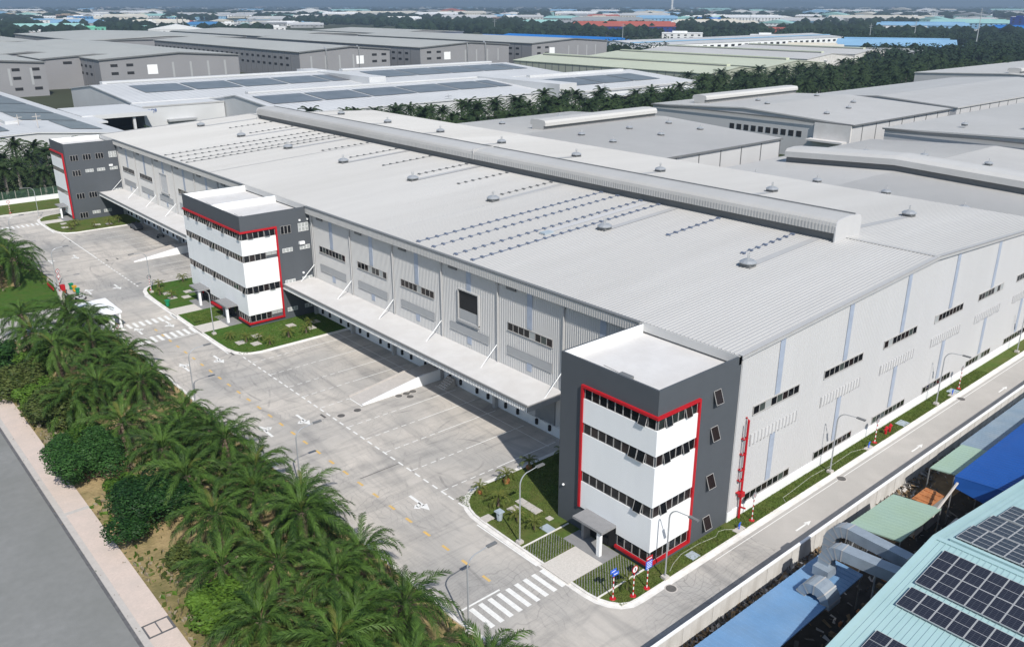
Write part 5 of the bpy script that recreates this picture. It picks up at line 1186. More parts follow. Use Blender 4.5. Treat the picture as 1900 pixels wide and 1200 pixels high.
for i, (x, y, k) in enumerate(pp):
    rw = min(rows, key=lambda r: abs(r[0]-x))[1]; cl = [('the near crossing', 5), ('the yard arrow by the near garden', 20), ('the ramp', 46), ('the middle of the strip', 66), ('the gate house', 92), ('the gate lawn', 128), ('the far yard verge', 152)]
    nr = min(cl, key=lambda c: abs(c[1]-y)); side = 'level with' if abs(nr[1]-y) < 4 else ('just before' if y < nr[1] else 'just past')
    if x > -21 and k > 1: k -= 1
    tn = ['low trunked', 'short trunked', 'full crowned', 'tall'][k]
    tn = ['slender', 'broad', 'ragged', 'dense', 'leaning', 'young', 'old'][i % 7]+' '+tn
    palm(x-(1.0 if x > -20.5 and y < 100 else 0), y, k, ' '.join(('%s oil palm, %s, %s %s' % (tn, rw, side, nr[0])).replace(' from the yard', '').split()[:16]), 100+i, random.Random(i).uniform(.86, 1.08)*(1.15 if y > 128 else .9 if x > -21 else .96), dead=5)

def leaf_cloud(n_, lobes, size, seed, m, name='crown', squash=.8, flat=.5):
    "leaf faces in the outer shell of several lobes: (x, y, z, r)"
    rd = random.Random(seed); v = []; f = []
    for i in range(n_):
        cx, cy, cz, r = lobes[rd.randrange(len(lobes))]
        d = Vector((rd.gauss(0, 1), rd.gauss(0, 1), rd.gauss(0, 1)+.25)).normalized(); q = r*rd.uniform(.62, 1.0)*(1+.22*noise.noise(d*2.2+Vector((seed, cx, cy))))
        p = Vector((cx, cy, cz))+Vector((d.x*q, d.y*q, d.z*q*squash)); nrm = (d+Vector((rd.gauss(0, .5), rd.gauss(0, .5), .5+rd.gauss(0, .4)))).normalized()
        a = nrm.cross(Vector((rd.random(), rd.random(), rd.random()))).normalized(); b_ = nrm.cross(a); s_ = size*rd.uniform(.6, 1.3)
        k = len(v); v += [tuple(p-a*s_), tuple(p-b_*s_*flat), tuple(p+a*s_), tuple(p+b_*s_*flat)]; f.append((k, k+1, k+2, k+3))
    me = bpy.data.meshes.new(name); me.from_pydata(v, [], f); me.materials.append(M[m]); return me
def bush(x, y, r, h, n_, m, label, seed, cat='bush', nm='bush', size=.2, group='bushes along the pavement', nl=9, stem=.12):
    rd = random.Random(seed); t = thing(nm, (x, y, 0), label, cat, group)
    lb = [(rd.uniform(-.66, .66)*r, rd.uniform(-.66, .66)*r, h*rd.uniform(.25, .78), r*rd.uniform(.26, .46)) for _ in range(nl+6)]+[(0, 0, h*.45, r*.62)]
    b = MB()
    for i in range(6):
        c = lb[i]; b.tube([(0, 0, -.2), (c[0]*.5, c[1]*.5, c[2]*.5), (c[0], c[1], c[2])], stem*r*.35, 5, .02)
    link('trunk' if cat == 'tree' else 'stem', b.mesh('trunk', 'bark'), t)
    link('crown' if cat == 'tree' else 'foliage', leaf_cloud(n_, lb, size, seed, m, squash=h/r/1.35), t)
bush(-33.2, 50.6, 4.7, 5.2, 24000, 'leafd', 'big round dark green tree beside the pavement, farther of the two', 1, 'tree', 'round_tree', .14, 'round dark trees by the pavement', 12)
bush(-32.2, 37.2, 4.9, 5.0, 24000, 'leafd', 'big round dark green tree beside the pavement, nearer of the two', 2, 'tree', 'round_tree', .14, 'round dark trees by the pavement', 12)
bush(-33.0, 67.5, 4.2, 4.2, 11000, 'leafm', 'sprawling olive bush beside the pavement behind the dark trees', 3, size=.2)
bush(-34.0, 79.5, 3.9, 4.2, 9000, 'leafm', 'pinkish green bush at the left edge beside the pavement', 4, size=.22)
bush(-34.3, 90.5, 3.6, 4.0, 8000, 'leafd', 'dark bush farthest along the pavement on the left', 5, size=.2)
bush(-31.4, 57.4, 2.6, 3.0, 5000, 'leafb', 'yellow green bush tucked behind the farther dark tree', 6, size=.2)
bush(-31.4, 44.0, 2.3, 2.6, 4500, 'leafb', 'light green bush between the two dark round trees', 7, size=.2)
bush(-31.7, 28.0, 1.6, 3.0, 3200, 'leafm', 'slim young tree standing alone on the dry grass', 8, 'tree', 'young_tree', .16, 'round dark trees by the pavement', 6)
bush(-31.6, 19.6, 3.2, 3.6, 9000, 'leafb', 'bright green bush near the bottom by the drain cover', 9, size=.2)
bush(-30.8, 12.4, 3.0, 3.2, 8000, 'leafm', 'mixed green bush at the bottom edge beside the pavement', 10, size=.18)
bush(-33.2, 73.6, 2.8, 3.2, 5000, 'leafb', 'fresh green bush in the gap between olive bushes', 11, size=.2)
bush(-30.6, 84.6, 3.2, 3.8, 7000, 'leafb', 'green bush among the palms towards the left edge', 13, size=.2)
bush(-30.4, 74.6, 2.8, 3.0, 6000, 'leafm', 'olive bush just inside the pavement bushes', 14, size=.2)
bush(-25.8, 26.6, 1.5, 1.8, 1800, 'leafm', 'small low bush among the palms on dry grass', 12, size=.17)
# ground plants over the dry strip (uncountable)
random.seed(21); v = []; f = []; fi = []
for i in range(17000):
    x = random.uniform(-35.1, -17.4); y = random.uniform(-12, 100) if random.random() < .8 else random.uniform(128, 200)
    if noise.noise(Vector((x*.16, y*.16, 0)))+random.uniform(-.25, .25) < .08: continue
    a = random.uniform(0, pi); s_ = random.uniform(.08, .3); hh = random.uniform(.1, .5); k = len(v); c, d = cos(a)*s_, sin(a)*s_
    v += [(x-c, y-d, -.03), (x+c, y+d, -.03), (x+c*.6+random.uniform(-.2, .2), y+d*.6, hh), (x-c*1.3, y-d*.6+random.uniform(-.2, .2), hh*.8)]; f.append((k, k+1, k+2, k+3)); fi.append(random.choice((0, 0, 1, 1, 2)))
me = bpy.data.meshes.new('undergrowth'); me.from_pydata(v, [], f)
for q in ('leafm', 'palmd', 'leafb'): me.materials.append(M[q])
me.polygons.foreach_set('material_index', fi); o = link('undergrowth', me); o['kind'] = 'stuff'
# grass blades over the lawns
v = []; f = []
def blades(n_, x0, x1, y0, y1, z=.11):
    for i in range(n_):
        x = random.uniform(x0, x1); y = random.uniform(y0, y1); a = random.uniform(0, pi); s_ = random.uniform(.03, .07); k = len(v)
        v.extend([(x-cos(a)*s_, y-sin(a)*s_, z), (x+cos(a)*s_, y+sin(a)*s_, z), (x+random.uniform(-.05, .05), y+random.uniform(-.05, .05), z+random.uniform(.05, .13))]); f.append((k, k+1, k+2))
blades(16000, -5.9, 11.4, 12, 21.0); blades(4000, -5.5, 11, -1.9, -.1); blades(16000, 11.9, 70, -1.95, -.1); blades(9000, -6, 11, 72.6, 82); blades(5000, -6, -.5, 89, 95); blades(2500, -6.2, -2.5, 7.1, 9.9); blades(2500, -6.2, -.5, .4, 3.2)
me = bpy.data.meshes.new('grass'); me.from_pydata(v, [], f); M['blade'] = leafmat('grass_blade', (.05, .09, .015), (.15, .2, .05), .2); me.materials.append(M['blade']); o = link('grass', me); o['kind'] = 'stuff'

# small ornamental palms with pots on the gardens
FS = [frond_mesh('leaf', 1.25, 'palmy', 12, .3, 50+i, .9+.3*i, .045) for i in range(2)]
def small_palm(x, y, label, pot=True, seed=0, sc=1.0, grp='small palms in the gardens'):
    rd = random.Random(seed); t = thing('garden_palm', (x, y, .11), label, 'palm', grp, rd.uniform(0, 6)); t.scale = (sc,)*3
    if pot: link('root_ball', MB().lathe([(.3, 0), (.34, .3), (.2, .42)], 9).mesh('root_ball', 'rust'), t)
    link('trunk', MB().lathe([(.14, .0), (.11, .6), (.09, .95)], 7).mesh('trunk', 'bark'), t)
    for i in range(13):
        a = i*2.4; o = link('leaf', FS[i % 2], t, (0, 0, .9), (0, -.75+1.1*i/13, a))
gp = [(.2, 20.0, 1, 'at the kerb corner nearest the bays'), (-3.3, 20.2, 1, 'at the rounded kerb end of the near garden'), (-3.4, 17.1, 0, 'in the middle of the near garden lawn'), (-3.7, 13.8, 0, 'beside the street lamp of the near garden'), (-3.4, 11.6, 0, 'next to the blue cover of the near garden'), (4.0, 20.6, 1, 'in the tower shadow by the bays'), (8.3, 19.6, 0, 'deep in the tower shadow'), (-3.4, -.6, 0, 'among the signs at the corner'),
  (-5.0, 108.3, 0, 'near the far corner of the middle garden'), (-3.6, 112.6, 0, 'at the rounded far end of the middle garden'), (1.0, 113.4, 0, 'alone on the lawn by the far bays'), (-4.1, 105.0, 0, 'beside pink slabs of the middle garden'), (-3.2, 77.0, 0, 'near tower corner of the middle garden'), (-1.6, 76.0, 0, 'between slabs of the middle garden'), (-4.6, 79.6, 0, 'by the lamp of the middle garden'), (2.6, 74.6, 0, 'towards the bays of the middle garden'), (5.5, 74.4, 0, 'near the canopy shadow of the middle garden'), (7.4, 76.6, 0, 'beside the canopy of the middle garden'), (-1, 73.6, 0, 'at the kerb edge of the middle garden'),
  (-3.5, 168.5, 0, 'in the far garden corner'), (-1.8, 171.4, 0, 'near the far tower wall'), (1.4, 167.6, 0, 'along the far garden edge'), (4.6, 167.4, 0, 'near the far canopy'), (7.2, 169.0, 0, 'under the far tower wall')]
for i, (x, y, p_, wh) in enumerate(gp): small_palm(x, y, 'small yellow green garden palm '+wh, bool(p_), i, random.Random(i).uniform(.85, 1.2))

# ---- palm belt behind the factory and palms around the far end
def belt_crown(seed):
    rd = random.Random(seed); v = []; f = []
    for i in range(30):
        a = i*2.4; el = 1.05-1.75*(i/30)+rd.uniform(-.1, .1); L = rd.uniform(4.2, 5.4); prev = None
        for q in range(7):
            u = q/6; p = Vector((cos(a)*cos(el)*L*u, sin(a)*cos(el)*L*u, sin(el)*L*u-1.5*u*u*L*.32))
            if prev is not None:
                t = (p-prev).normalized(); sd = t.cross(Vector((0, 0, 1))).normalized()
                for s_ in (-1, 1):
                    for w_ in (0, .5):
                        c = prev.lerp(p, w_); e = c+sd*s_*1.05*(1-.6*u)+t*.45-Vector((0, 0, .35)); k = len(v); v += [tuple(c), tuple(c+t*.42), tuple(e)]; f.append((k, k+1, k+2))
            prev = p
    me = bpy.data.meshes.new('crown'); me.from_pydata(v, [], f); me.materials.append(M['beltpalm']); return me
BC = [belt_crown(i) for i in range(3)]; BT = MB().lathe([(.4, -.3), (.3, 6.2), (.35, 7)], 6).mesh('trunk', 'greybark')
random.seed(5); cnt = 0
def belt_palm(x, y, s_, grp, lb):
    t = thing('palm_tree', (x, y, 0), lb, 'palm tree', grp, random.uniform(0, 6)); t.scale = (s_, s_, s_*random.uniform(.85, 1.1)); link('trunk', BT, t); link('crown', random.choice(BC), t, (0, 0, 7.0))
belt = []
for i in range(4000):
    x = 100+560*random.random()**1.4; y = random.uniform(192, 260 if x < 350 else 292)
    if 245 < x < 350 and y > 248: continue
    if any((x-a)**2+(y-b_)**2 < 36+x*.12 for a, b_ in belt): continue
    belt.append((x, y))
    if len(belt) >= 270: break
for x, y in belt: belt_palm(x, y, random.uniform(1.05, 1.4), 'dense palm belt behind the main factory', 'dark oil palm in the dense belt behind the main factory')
lf = []
for i in range(3000):
    x = random.uniform(-60, 48); y = random.uniform(212, 262)
    if x > 0 and y < 236 and x > 5: continue
    if any((x-a)**2+(y-b_)**2 < 46 for a, b_ in lf): continue
    lf.append((x, y))
    if len(lf) >= 48: break
for x, y in lf: belt_palm(x, y, random.uniform(.9, 1.15), 'palms beyond the far lawn fence', 'dark oil palm behind the green mesh fence')
for x, y in ((22, 262), (30, 258), (35, 264), (27, 268), (58, 258), (64, 262), (70, 259)): belt_palm(x, y, 1.0, 'palms by the white buildings', 'oil palm standing before the white buildings at the left')
# understory below the belts
def mass(n_, fn, m, size, name, z0=0, z1=3):
    v = []; f = []
    for i in range(n_):
        x, y = fn(); z = random.uniform(z0, z1); a = random.uniform(0, 6.28); s_ = size*random.uniform(.5, 1.4); k = len(v); c, d = cos(a)*s_, sin(a)*s_
        v += [(x-c, y-d, z-s_*.4), (x+d*.6, y-c*.6, z), (x+c, y+d, z+s_*.5), (x-d*.6, y+c*.6, z+s_*.2)]; f.append((k, k+1, k+2, k+3))
    me = bpy.data.meshes.new(name); me.from_pydata(v, [], f); me.materials.append(M[m]); o = link(name, me); o['kind'] = 'stuff'
def f1():
    while True:
        x = random.uniform(92, 680); y = random.uniform(190, 290)
        if (x < 350 and y > 250): continue
        return x, y
mass(22000, f1, 'beltpalm', 1.1, 'undergrowth', 0, 7)
mass(5000, lambda: (random.uniform(-70, 46), random.uniform(208.5, 262)), 'beltpalm', .8, 'undergrowth', 0, 3.5)

# ================================================================== FAR TREES AND BUILDINGS
ico = []
import bmesh
bmx = bmesh.new(); bmesh.ops.create_icosphere(bmx, subdivisions=1, radius=1); iv = [tuple(q.co) for q in bmx.verts]; ifc = [tuple(q.index for q in p.verts) for p in bmx.faces]; bmx.free()
bands = [(0, 75, 34, 55, 90), (185, 285, 44, 64, 130), (110, 160, 52, 66, 40), (110, 170, 24, 40, 30), (0, 60, 52, 62, 40), (300, 400, 30, 40, 60), (480, 560, 30, 40, 50), (530, 760, 33, 47, 260), (700, 960, 36, 52, 300), (740, 1000, 48, 62, 260), (900, 1230, 52, 70, 330), (1120, 1240, 84, 106, 90), (1250, 1400, 52, 72, 150), (1280, 1350, 36, 48, 40), (1340, 1430, 60, 76, 90),
 (1440, 1640, 58, 76, 240), (1560, 1900, 68, 84, 420), (1480, 1700, 42, 54, 90), (1790, 1900, 92, 120, 140), (1600, 1800, 100, 130, 140), (0, 1900, 22, 27, 420), (0, 1900, 17, 23, 700), (0, 1900, 27, 34, 420), (0, 1900, 13, 17, 500), (350, 640, 22, 30, 120), (1150, 1500, 24, 34, 110), (300, 500, 58, 64, 50), (0, 170, 64, 72, 60)]
random.seed(31); v = []; f = []
for x0, x1, ya, yb, n_ in bands:
    for i in range(int(n_*.72)):
        px = random.uniform(x0, x1); py = random.uniform(ya, yb); p = at(px, py); dist = (p-CAM).length
        sz = random.uniform(4, 8)*(1 if dist < 1500 else 1.6 if dist < 3000 else 3.5); hh = sz*(.9 if dist < 3000 else .45)
        k = len(v)
        for a, b_, c in iv:
            q = 1+.35*noise.noise(Vector((a*1.7+px, b_*1.7+py, c*1.7))); v.append((p.x+a*sz*q, p.y+b_*sz*q, hh*.7+c*hh*q))
        for q in ifc: f.append((q[0]+k, q[1]+k, q[2]+k))
me = bpy.data.meshes.new('distant_woodland'); me.from_pydata(v, [], f); me.materials.append(M['farleaf']); o = link('distant_woodland', me); o['kind'] = 'stuff'
# leafy roughness on the nearer distant trees
v = []; f = []
for x0, x1, ya, yb, n_ in bands:
    if ya < 30: continue
    for i in range(n_*26):
        p = at(random.uniform(x0, x1), random.uniform(ya, yb)); s_ = random.uniform(.8, 2.0); z = random.uniform(2, 11); a = random.uniform(0, 6.28); k = len(v); c, d = cos(a)*s_, sin(a)*s_
        v += [(p.x-c, p.y-d, z-s_*.4), (p.x+d*.6, p.y-c*.6, z), (p.x+c, p.y+d, z+s_*.6), (p.x-d*.6, p.y+c*.6, z+s_*.2)]; f.append((k, k+1, k+2, k+3))
me = bpy.data.meshes.new('distant_foliage'); me.from_pydata(v, [], f); me.materials.append(M['beltpalm']); o = link('distant_foliage', me); o['kind'] = 'stuff'

fc = {'white': (.72, .73, .74), 'cream': (.6, .57, .5), 'teal': (.3, .52, .5), 'green': (.16, .5, .36), 'blue': (.05, .2, .42), 'lblue': (.22, .4, .58), 'navy': (.015, .04, .2), 'grey': (.3, .31, .32), 'red': (.4, .1, .07), 'tan': (.42, .34, .25), 'brown': (.22, .15, .13), 'bright': (.01, .16, .5), 'lgrey': (.48, .49, .5), 'pinkish': (.55, .42, .4)}
for k, c in fc.items(): M['f_'+k] = mat('far_'+k, c, .75, var=.1, scale=.03)
CN = {'white': 'white', 'cream': 'cream', 'teal': 'pale teal', 'green': 'bright green', 'blue': 'blue', 'lblue': 'light blue', 'navy': 'dark blue', 'grey': 'grey', 'red': 'red', 'tan': 'tan', 'brown': 'brown', 'bright': 'vivid blue', 'lgrey': 'pale grey', 'pinkish': 'pinkish'}
used = {}
def far(x0, x1, yt, yb, wall, roof, where, kind='shed', dep=1.0, yaw=0.0, win=False, group=None):
    "far building whose base spans x0..x1 at pixel row yb of the photograph and whose eaves reach row yt"
    c = at((x0+x1)/2, yb); dist = (c-CAM).dot(fwd); w_ = (x1-x0)*dist/FPX; h = (yb-yt)*dist/FPX
    dv = Vector((c.x-CAM.x, c.y-CAM.y)).normalized(); rz = atan2(dv.y, dv.x)-pi/2+yaw
    # the roof is seen from above: part of the height in the photograph is roof depth
    hw = min(h*.62, 14 if kind != 'tower' else 60); dp = max(18, min(dep*w_*.6, 160))
    t = thing('far_building' if kind != 'tower' else 'tower_block', (c.x, c.y, 0), None, 'building', group, rz)
    dirn = Vector((cos(rz), sin(rz)))
    b = MB(); b.box(-w_/2, 0, -.5, w_/2, dp, hw); link('wall', b.mesh('wall', 'f_'+wall), t)
    if kind in ('shed', 'gable'):
        r = MB(); e = .8; rh = min(.09*dp, 6)
        if kind == 'shed': r.extr([(-e, hw), (dp/2, hw+rh), (dp+e, hw)], 'x', -w_/2-e, w_/2+e)
        else: r.extr([(-w_/2-e, hw), (0, hw+w_*.09), (w_/2+e, hw)], 'y', -e, dp+e)
        link('roof', r.mesh('roof', 'f_'+roof), t)
        s2 = MB()
        if kind == 'shed' and w_ > 60: s2.box(-w_/2+6, dp/2-1.5, hw+rh-.2, w_/2-6, dp/2+1.5, hw+rh+1.4); link('ridge_ventilator', s2.mesh('ridge_ventilator', 'f_'+roof), t)
    else:
        r = MB().box(-w_/2-.4, -.4, hw, w_/2+.4, dp+.4, hw+.9).box(-w_/4, dp*.3, hw+.9, w_/8, dp*.7, hw+3); link('roof', r.mesh('roof', 'f_'+roof), t)
    nw = int(w_/9)
    if hw > 4:
        b = MB()
        zz = [hw*.55] if hw < 9 else ([hw*.3, hw*.68] if hw < 20 else [hw*q/6 for q in range(1, 6)])
        ww = MB().box(-1.6, -.15, 0, 1.6, 0, min(2.2, hw*.2)).mesh('window', 'dark2')
        for k in range(min(nw, 26)):
            for z in zz: link('window', ww, t, (-w_/2+(k+.5)*w_/max(1, min(nw, 26)), 0, z))
    if hw > 4:
        link('door', MB().box(w_*.18, -.2, 0, w_*.18+5, 0, min(5, hw*.6)).mesh('door', 'trimd'), t)
    lb = '%s %s %s' % ((CN[roof]+' roofed '+('' if wall == roof else CN[wall]+' ')).strip(), {'shed': 'long shed', 'gable': 'gable ended shed', 'flat': 'flat roofed block', 'tower': 'tall block'}[kind], where)
    if lb in used: used[lb] += 1; t['group'] = group or 'far sheds'
    else: used[lb] = 1
    t['label'] = ' '.join(lb.split()[:16]); return t
FARB = [(0, 34, 22, 35, 'tan', 'tan', 'at the upper left corner', 'gable'), (30, 76, 22, 36, 'white', 'teal', 'with ribbed wall near the upper left corner', 'gable'), (58, 100, 32, 48, 'white', 'lblue', 'below the teal gable at upper left', 'shed'), (107, 146, 21, 36, 'brown', 'tan', 'left of the blue block', 'flat'), (128, 172, 24, 40, 'blue', 'white', 'standing out at upper left', 'flat'), (172, 196, 24, 36, 'white', 'white', 'just right of the blue block', 'flat'),
 (196, 272, 28, 40, 'cream', 'cream', 'among trees right of the blue block', 'shed'), (28, 152, 48, 62, 'teal', 'teal', 'in front of the pink walled block', 'shed'), (150, 196, 46, 64, 'green', 'green', 'beside the long teal one', 'flat'), (60, 122, 54, 70, 'pinkish', 'white', 'with many windows at upper left', 'flat'), (100, 190, 40, 50, 'grey', 'lblue', 'between the blue and green blocks', 'shed'), (274, 290, 32, 54, 'white', 'white', 'rising left of the twin chimneys', 'tower'),
 (252, 350, 39, 52, 'lgrey', 'cream', 'left of the twin chimneys', 'shed'), (348, 412, 42, 54, 'lblue', 'blue', 'right of the twin chimneys', 'shed'), (410, 442, 38, 54, 'white', 'white', 'right of the small blue roof', 'flat'), (440, 478, 42, 55, 'grey', 'grey', 'next to the white block', 'shed'), (256, 322, 50, 60, 'teal', 'teal', 'behind the grey warehouses', 'shed'), (280, 378, 50, 66, 'white', 'white', 'behind the grey warehouses at left', 'gable'),
 (330, 480, 25, 34, 'white', 'lgrey', 'in the far haze left of centre', 'shed'), (482, 532, 40, 52, 'grey', 'grey', 'left of the central trees', 'shed'), (500, 530, 46, 60, 'white', 'white', 'by the central grey roofs', 'flat'), (500, 546, 23, 37, 'teal', 'teal', 'left of the white blocks', 'flat'), (545, 602, 24, 38, 'white', 'white', 'among the far trees', 'flat'), (600, 664, 23, 35, 'cream', 'white', 'right of the white block', 'shed'), (640, 776, 22, 32, 'white', 'cream', 'behind the tree belt', 'shed'),
 (770, 850, 24, 34, 'white', 'white', 'behind the tree belt at centre', 'shed'), (812, 902, 21, 32, 'cream', 'cream', 'in the far centre', 'shed'), (820, 922, 29, 42, 'white', 'lgrey', 'in front of the cream shed', 'shed'), (884, 908, 33, 44, 'white', 'lblue', 'small and among white ones', 'shed'), (905, 940, 30, 44, 'brown', 'brown', 'by the white block', 'flat'), (934, 952, 23, 42, 'white', 'white', 'above the brown one', 'flat'), (714, 782, 33, 42, 'white', 'white', 'low among the trees', 'shed'), (540, 600, 44, 52, 'grey', 'lgrey', 'before the tree belt', 'shed'),
 (958, 1008, 26, 42, 'lgrey', 'lgrey', 'left of the blue sheds', 'shed'), (970, 1042, 38, 52, 'lblue', 'teal', 'near the long red roof', 'shed'), (1030, 1112, 22, 33, 'cream', 'white', 'in the far right centre', 'shed'), (1105, 1156, 22, 36, 'teal', 'white', 'striped in the far centre', 'flat'), (1030, 1064, 30, 40, 'blue', 'lblue', 'small before the cream sheds', 'shed'), (1150, 1242, 25, 38, 'cream', 'lgrey', 'below the tall chimney', 'shed'), (1060, 1192, 34, 47, 'lgrey', 'grey', 'above the long red roof', 'shed'),
 (1062, 1252, 42, 64, 'navy', 'red', 'right of centre', 'shed'), (1114, 1140, 46, 58, 'tan', 'tan', 'in front of the red roof', 'gable'), (1228, 1302, 56, 76, 'white', 'white', 'with balconies among trees', 'flat'), (1294, 1336, 31, 44, 'navy', 'bright', 'right of the tall chimney', 'shed'), (1318, 1446, 30, 40, 'white', 'white', 'right of the blue roof', 'shed'), (1250, 1344, 40, 50, 'cream', 'cream', 'right of the red roof', 'shed'), (1258, 1310, 48, 58, 'white', 'lgrey', 'small by the balconied block', 'shed'), (1180, 1256, 30, 44, 'lblue', 'lblue', 'before the chimney', 'shed'),
 (1418, 1478, 50, 64, 'red', 'red', 'above the white blocks', 'shed'), (1392, 1452, 60, 78, 'white', 'white', 'under the small red roof', 'flat'), (1540, 1694, 31, 40, 'white', 'cream', 'in the far right', 'shed'), (1450, 1560, 36, 46, 'lblue', 'lgrey', 'in the far right haze', 'shed'), (1628, 1714, 40, 62, 'white', 'lblue', 'with blue striped walls at right', 'shed'), (1700, 1790, 42, 60, 'lblue', 'lblue', 'beside the striped one', 'shed'), (1730, 1862, 38, 54, 'lblue', 'teal', 'left of the dark blue tower', 'shed'), (1872, 1905, 18, 62, 'navy', 'navy', 'at the upper right edge', 'tower'),
 (1836, 1905, 46, 66, 'navy', 'bright', 'at the foot of the dark blue block', 'shed'), (1650, 1700, 60, 68, 'white', 'white', 'tent like on the bare yard', 'gable'), (1790, 1830, 56, 66, 'white', 'white', 'tent like near the dark blue block', 'gable'), (1555, 1762, 80, 98, 'lblue', 'lblue', 'before the second tree line', 'shed'), (1600, 1700, 84, 94, 'white', 'cream', 'behind the light blue sheds', 'shed'), (1740, 1806, 84, 100, 'lblue', 'lblue', 'at the end of the light blue sheds', 'shed'), (1758, 1812, 92, 108, 'white', 'white', 'with arched front at right', 'gable'), (1810, 1880, 86, 96, 'lgrey', 'white', 'behind the arched one', 'shed'), (1560, 1702, 96, 114, 'grey', 'grey', 'with dark solar roof', 'shed'), (1450, 1560, 84, 100, 'cream', 'cream', 'right of the long white hall', 'shed'),
 (1470, 1530, 104, 128, 'white', 'lgrey', 'beside the right palm belt', 'gable')]
for r in FARB: far(*r)
# many more industrial roofs in the middle distance
random.seed(404)
for i in range(210):
    px = random.uniform(-10, 1910); yb = random.uniform(22, 50) if random.random() < .8 else random.uniform(24, 34)
    if 560 < px < 1050 and yb > 42: continue
    w_ = random.uniform(22, 75); h_ = random.uniform(4, 9)
    c1 = random.choice(('white', 'white', 'cream', 'lgrey', 'lblue', 'white', 'teal', 'grey')); c2 = random.choice(('white', 'lgrey', 'lblue', 'cream', 'grey', 'teal', c1, c1))
    if random.random() < .05: c2 = 'red'
    near = min(FARB, key=lambda r: abs((r[0]+r[1])/2-px)+3*abs(r[3]-yb))
    far(px-w_/2, px+w_/2, yb-h_, yb, c1, c2, 'near the '+CN[near[5]]+' one '+near[6], random.choice(('shed', 'shed', 'gable', 'flat')), yaw=random.uniform(-.4, .4), group='industrial roofs in the middle distance')
# vivid blue multi-span roof and the long white hall with its row of windows
t = thing('blue_factory', (640, 660, 0), 'vivid blue multi span roof beside the last grey gable', 'building')
for k in range(4): part('roof', MB().extr([(575+k*42, 8.5), (596+k*42, 12), (617+k*42, 8.5)], 'y', 660, 860), 'f_bright', t)
part('wall', MB().box(576, 661, -.3, 742, 859, 8.5), 'f_white', t)
t, zf = warehouse('long white hall with a row of dark windows in the upper right', 640, 552, 1020, 640, 9, 12.5, 'x', wm='white', rm='f_lgrey', pitch=8, nm='long_hall')
for k in range(30): part('window', MB().box(644+k*12.6, 551.8, 4.2, 650+k*12.6, 552, 6.6), 'dark2', t)
part('roof_stripe', MB().box(640, 570, 10.9, 1020, 574, 11.6), 'f_lblue', t)
struct('bare_yard', MB().prism([tuple(at(a, b_))[:2] for a, b_ in ((1560, 72), (1900, 78), (1905, 60), (1660, 56))], -.3, .2), 'bare')
# chimneys
def chimney(px, py, h, r, label, m='f_white', grp=None):
    p = at(px, py); t = thing('chimney', (p.x, p.y, 0), label, 'chimney', grp); link('stack', MB().lathe([(r, -.5), (r*.85, h*.6), (r*.7, h)], 12).mesh('stack', m), t); link('rim', MB().lathe([(r*.74, h-1), (r*.74, h+.5)], 12).mesh('rim', 'f_lgrey'), t)
chimney(1246, 24, 118, 7.5, 'single tall white chimney rising on the horizon'); chimney(332, 64, 26, 1.0, 'left of two thin dark flue stacks near the white gable', 'trimd', 'twin flue stacks'); chimney(342, 64, 27, 1.0, 'right of two thin dark flue stacks near the white gable', 'trimd', 'twin flue stacks')
# thin radio and power masts
for px, py, h, wh in ((1390, 60, 30, 'left of the small red roof'), (1695, 76, 26, 'on the second tree line'), (1612, 80, 24, 'above the light blue sheds'), (1808, 98, 44, 'right of the arched white shed'), (587, 44, 26, 'over the central trees'), (1155, 74, 22, 'below the red roof'), (918, 62, 24, 'over the grey roofs'), (1120, 208, 13, 'in the palm belt'), (833, 222, 11, 'at the belt edge'), (1085, 222, 12, 'beside the guard hut')):
    p = at(px, py); t = thing('mast', (p.x, p.y, 0), 'thin pale lattice mast '+wh, 'mast', 'thin masts in the distance'); r = .25 if py > 150 else .7
    link('mast_body', MB().tube([(0, 0, -.5), (0, 0, h)], r, 4, r*.4).mesh('mast_body', 'pole'), t)
    for q in (.8, .9): link('crossarm', MB().box(-r*7, -.1, h*q, r*7, .1, h*q+.3).mesh('crossarm', 'pole'), t)
p = at(1043, 200); t = thing('guard_hut', (p.x-6, p.y-30, 0), 'little white hut in the gap of the palm belt', 'hut'); link('wall', MB().box(-4, -3, -.3, 5, 3, 5).mesh('wall', 'white'), t); link('roof', MB().box(-4.5, -3.5, 5, 5.5, 3.5, 5.5).mesh('roof', 'roofslab'), t); link('window', MB().box(-2, -3.05, 1.5, .5, -3, 3.5).mesh('window', 'dark2'), t)
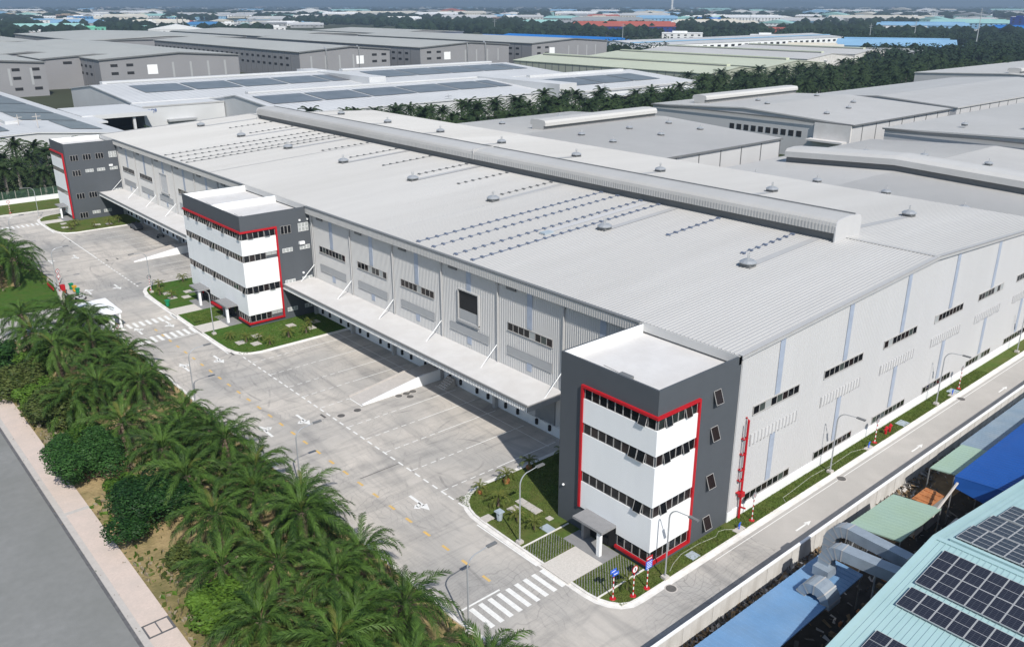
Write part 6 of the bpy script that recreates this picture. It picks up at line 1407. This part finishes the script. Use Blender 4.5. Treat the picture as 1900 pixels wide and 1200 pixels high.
# countless pale specks of town towards the horizon
random.seed(77)
bm_ = {c: MB().extr([(-.5, 0), (-.5, .8), (0, 1), (.5, .8), (.5, 0)], 'x', -.5, .5).mesh('house', 'f_'+c) for c in ('white', 'cream', 'lgrey', 'lblue', 'pinkish')}
for i in range(250):
    px = random.uniform(0, 1900); py = 12+abs(random.gauss(0, 1))*9; p = at(px, py+(.006*px if py < 15 else 0)); d = (p-CAM).length
    if d > 14000: continue
    t = link('distant_house', bm_[random.choice(list(bm_))], None, (p.x, p.y, -.5), (0, 0, random.uniform(0, 3))); s_ = d/FPX*random.uniform(2, 9); t.scale = (s_*random.uniform(1, 3), s_, min(18, max(6, d/FPX*1.8)))
    tag(t, 'tiny pale roof scattered among the trees towards the horizon', 'building', 'tiny roofs near the horizon')
# faint hills
def hill(px0, px1, dist, h, seed):
    b = MB(); n_ = 40; pts = []
    for i in range(n_+1):
        px = px0+(px1-px0)*i/n_; d = (fwd*FPX+rgt*(px-950)); d.z = 0; d.normalize(); p = CAM+d*dist; u = i/n_
        pts.append((p.x, p.y, h*sin(pi*u)*(1+.35*noise.noise(Vector((u*5, seed, 0)))))); 
    for i in range(n_):
        a, c = pts[i], pts[i+1]; da = Vector((a[0]-CAM.x, a[1]-CAM.y)).normalized()*dist*.12; dc = Vector((c[0]-CAM.x, c[1]-CAM.y)).normalized()*dist*.12
        b.face([(a[0]-da.x, a[1]-da.y, -1), (c[0]-dc.x, c[1]-dc.y, -1), c, a]); b.face([a, c, (c[0]+dc.x, c[1]+dc.y, -1), (a[0]+da.x, a[1]+da.y, -1)])
    struct('hills', b, 'farleaf')
hill(1020, 1260, 19000, 118, 1.3); hill(1330, 1480, 18000, 100, 4.1)
# ================================================================== HAZE
hz = struct('haze', MB().box(-9000, -9000, -1.4, 29000, 29000, 130), [], kind='stuff')
m = bpy.data.materials.new('haze_air'); m.use_nodes = True; n = m.node_tree.nodes; n.remove(n['Principled BSDF']); pv = n.new('ShaderNodeVolumePrincipled'); pv.inputs['Color'].default_value = (.43, .57, .74, 1); pv.inputs['Density'].default_value = HAZE; pv.inputs['Anisotropy'].default_value = .2
m.node_tree.links.new(pv.outputs[0], n['Material Output'].inputs['Volume']); hz.data.materials.append(m)
